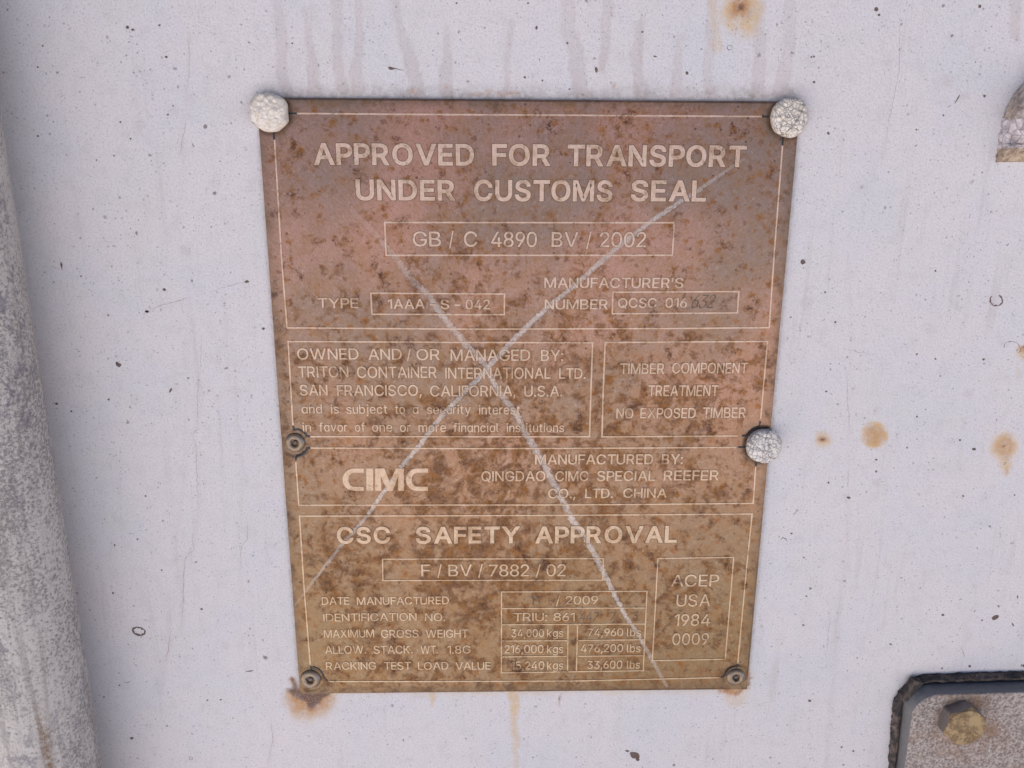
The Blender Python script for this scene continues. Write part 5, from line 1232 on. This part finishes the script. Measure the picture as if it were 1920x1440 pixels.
# ================================================================== painted fitting at the upper right edge
fm = Mat('lumpy_white_paint')
f1 = fm.noise(330, 4, .65)
fc = fm.mix(fm.ramp(f1, .35, .65), (0.44, 0.395, 0.405), (0.74, 0.685, 0.705))
fc = fm.mix(fm.math('MULTIPLY', fm.ramp(fm.noise(520, 4, .7), .54, .66), .5), fc, (0.27, 0.215, 0.20))
fc = fm.mix(fm.math('MULTIPLY', fm.ramp(fm.voronoi(300, 'DISTANCE_TO_EDGE').outputs['Distance'], .07, .0), .7), fc, (0.17, 0.13, 0.125))
fc = fm.mix(fm.attr('rust'), fc, fm.mix(fm.ramp(fm.noise(330, 5, .75), .4, .6), (0.15, 0.09, 0.045), (0.44, 0.32, 0.19)))
fm.set(color=fc, rough=.6, normal=fm.bump(fm.noise(420, 5, .65), .0009, .9))
fit = empty('painted_fitting', (at(1960, 305)[0], 0, ZC + at(1960, 305)[1]))
tag(fit, 'white painted steel fitting with a domed nut cut off by the upper right edge', 'fitting')
ox, oz = fit.location.x, fit.location.z - ZC
FD = .0062
def fgrid(cols, rows, fn):
    V, F = [], []
    for j in range(rows + 1):
        for i in range(cols + 1): V.append(fn(i / cols, j / rows))
    for j in range(rows):
        for i in range(cols):
            a = j * (cols + 1) + i
            F.append((a, a + 1, a + cols + 2, a + cols + 1))
    return V, F
# profile of the base from bottom to top: (photo row at the left edge, out)
bl, tl = at(1864, 304, .0), at(1870, 222, .0)
zb_, zt_ = bl[1] - oz, tl[1] - oz
prof = [(zb_, -.0006), (zb_, .0012), (zb_ + .0005, .0020), (zb_ + .0046, FD - .0004), (zb_ + .0052, FD), (zb_ + .0060, FD - .0002), (zb_ + .0068, FD - .0016), (zb_ + .0080, FD - .0020), (zt_ - .003, FD - .0016), (zt_ - .0012, FD - .0022), (zt_, FD - .0042), (zt_ + .0006, -.0006)]
PR = np.array(prof)
def base_pt(u, w):
    t = w * (len(PR) - 1)
    i = min(int(t), len(PR) - 2); k = t - i
    z = PR[i, 0] * (1 - k) + PR[i + 1, 0] * k
    o_ = PR[i, 1] * (1 - k) + PR[i + 1, 1] * k
    x0 = bl[0] - ox
    x = x0 + .055 * u ** 1.6
    edge_ = float(smooth(0.0, .0012, np.array(x - x0)))
    n1 = float(fbm(np.array(x * 420 + 50), np.array(z * 420 + 50), 140, 3)) - .5
    n2 = float(vnoise(np.array(z * 900 + 20), np.array(3.3), 150)) - .5
    return (x + n2 * .0011 * (1 - min(1, u * 6)), -(o_ * (.0 + 1.0 * edge_) - .0006 * (1 - edge_) + n1 * .0011 * edge_ * (1 if o_ > .001 else 0)), z + n1 * .0006)
V, F = fgrid(70, 66, base_pt)
base_o = obj('base', V, F, fm.m, fit, shade=True)
A = np.array(V)
q = base_o.data.attributes.new('rust', 'FLOAT', 'POINT')
q.data.foreach_set('value', (smooth(zb_ + .0053, zb_ + .0045, A[:, 2]) * .8).astype(np.float32))
# domed nut
dc = at(1980, 221, .003); dr = dc[0] - at(1891, 221, .003)[0]
prof = [(dr, .0004), (dr * 1.0, FD - .001), (dr * .97, FD + .0016), (dr * .90, FD + .0044), (dr * .78, FD + .0066)] + [(dr * q_, FD + .0066 + .0032 * (1 - (q_ / .78) ** 2)) for q_ in (.68, .58, .48, .38, .28, .18, .08)]
v, f = lathe(prof, 90)
A = np.array(v)
n1 = fbm(A[:, 0] * 330 + 80, A[:, 2] * 330 + 80, 160, 4) - .5
ang = np.arctan2(A[:, 2], A[:, 0])
n2 = vnoise(np.cos(ang) * 2.5 + 20, np.sin(ang) * 2.5 + 20, 165) - .5
A[:, 0] *= 1 + .05 * n2; A[:, 2] *= 1 + .05 * n2
A[:, 1] -= .0016 * n1
A[:, 2] *= 1 + .02 * n1
ledge = at(1900, 268, FD)[1] - dc[1]
A[:, 2] = np.maximum(A[:, 2], ledge + .0004 * n1)     # the nut is cut straight where it sits on the ledge
nut = obj('domed_nut', A.tolist(), f, fm.m, fit, (dc[0] - ox, 0, dc[1] - oz), True)
rad = np.hypot(A[:, 0], A[:, 2]) / dr
q = nut.data.attributes.new('rust', 'FLOAT', 'POINT')
q.data.foreach_set('value', (.6 * smooth(.90, 1.0, rad + .12 * n1) * smooth(2.0, 2.4, ang)).astype(np.float32))
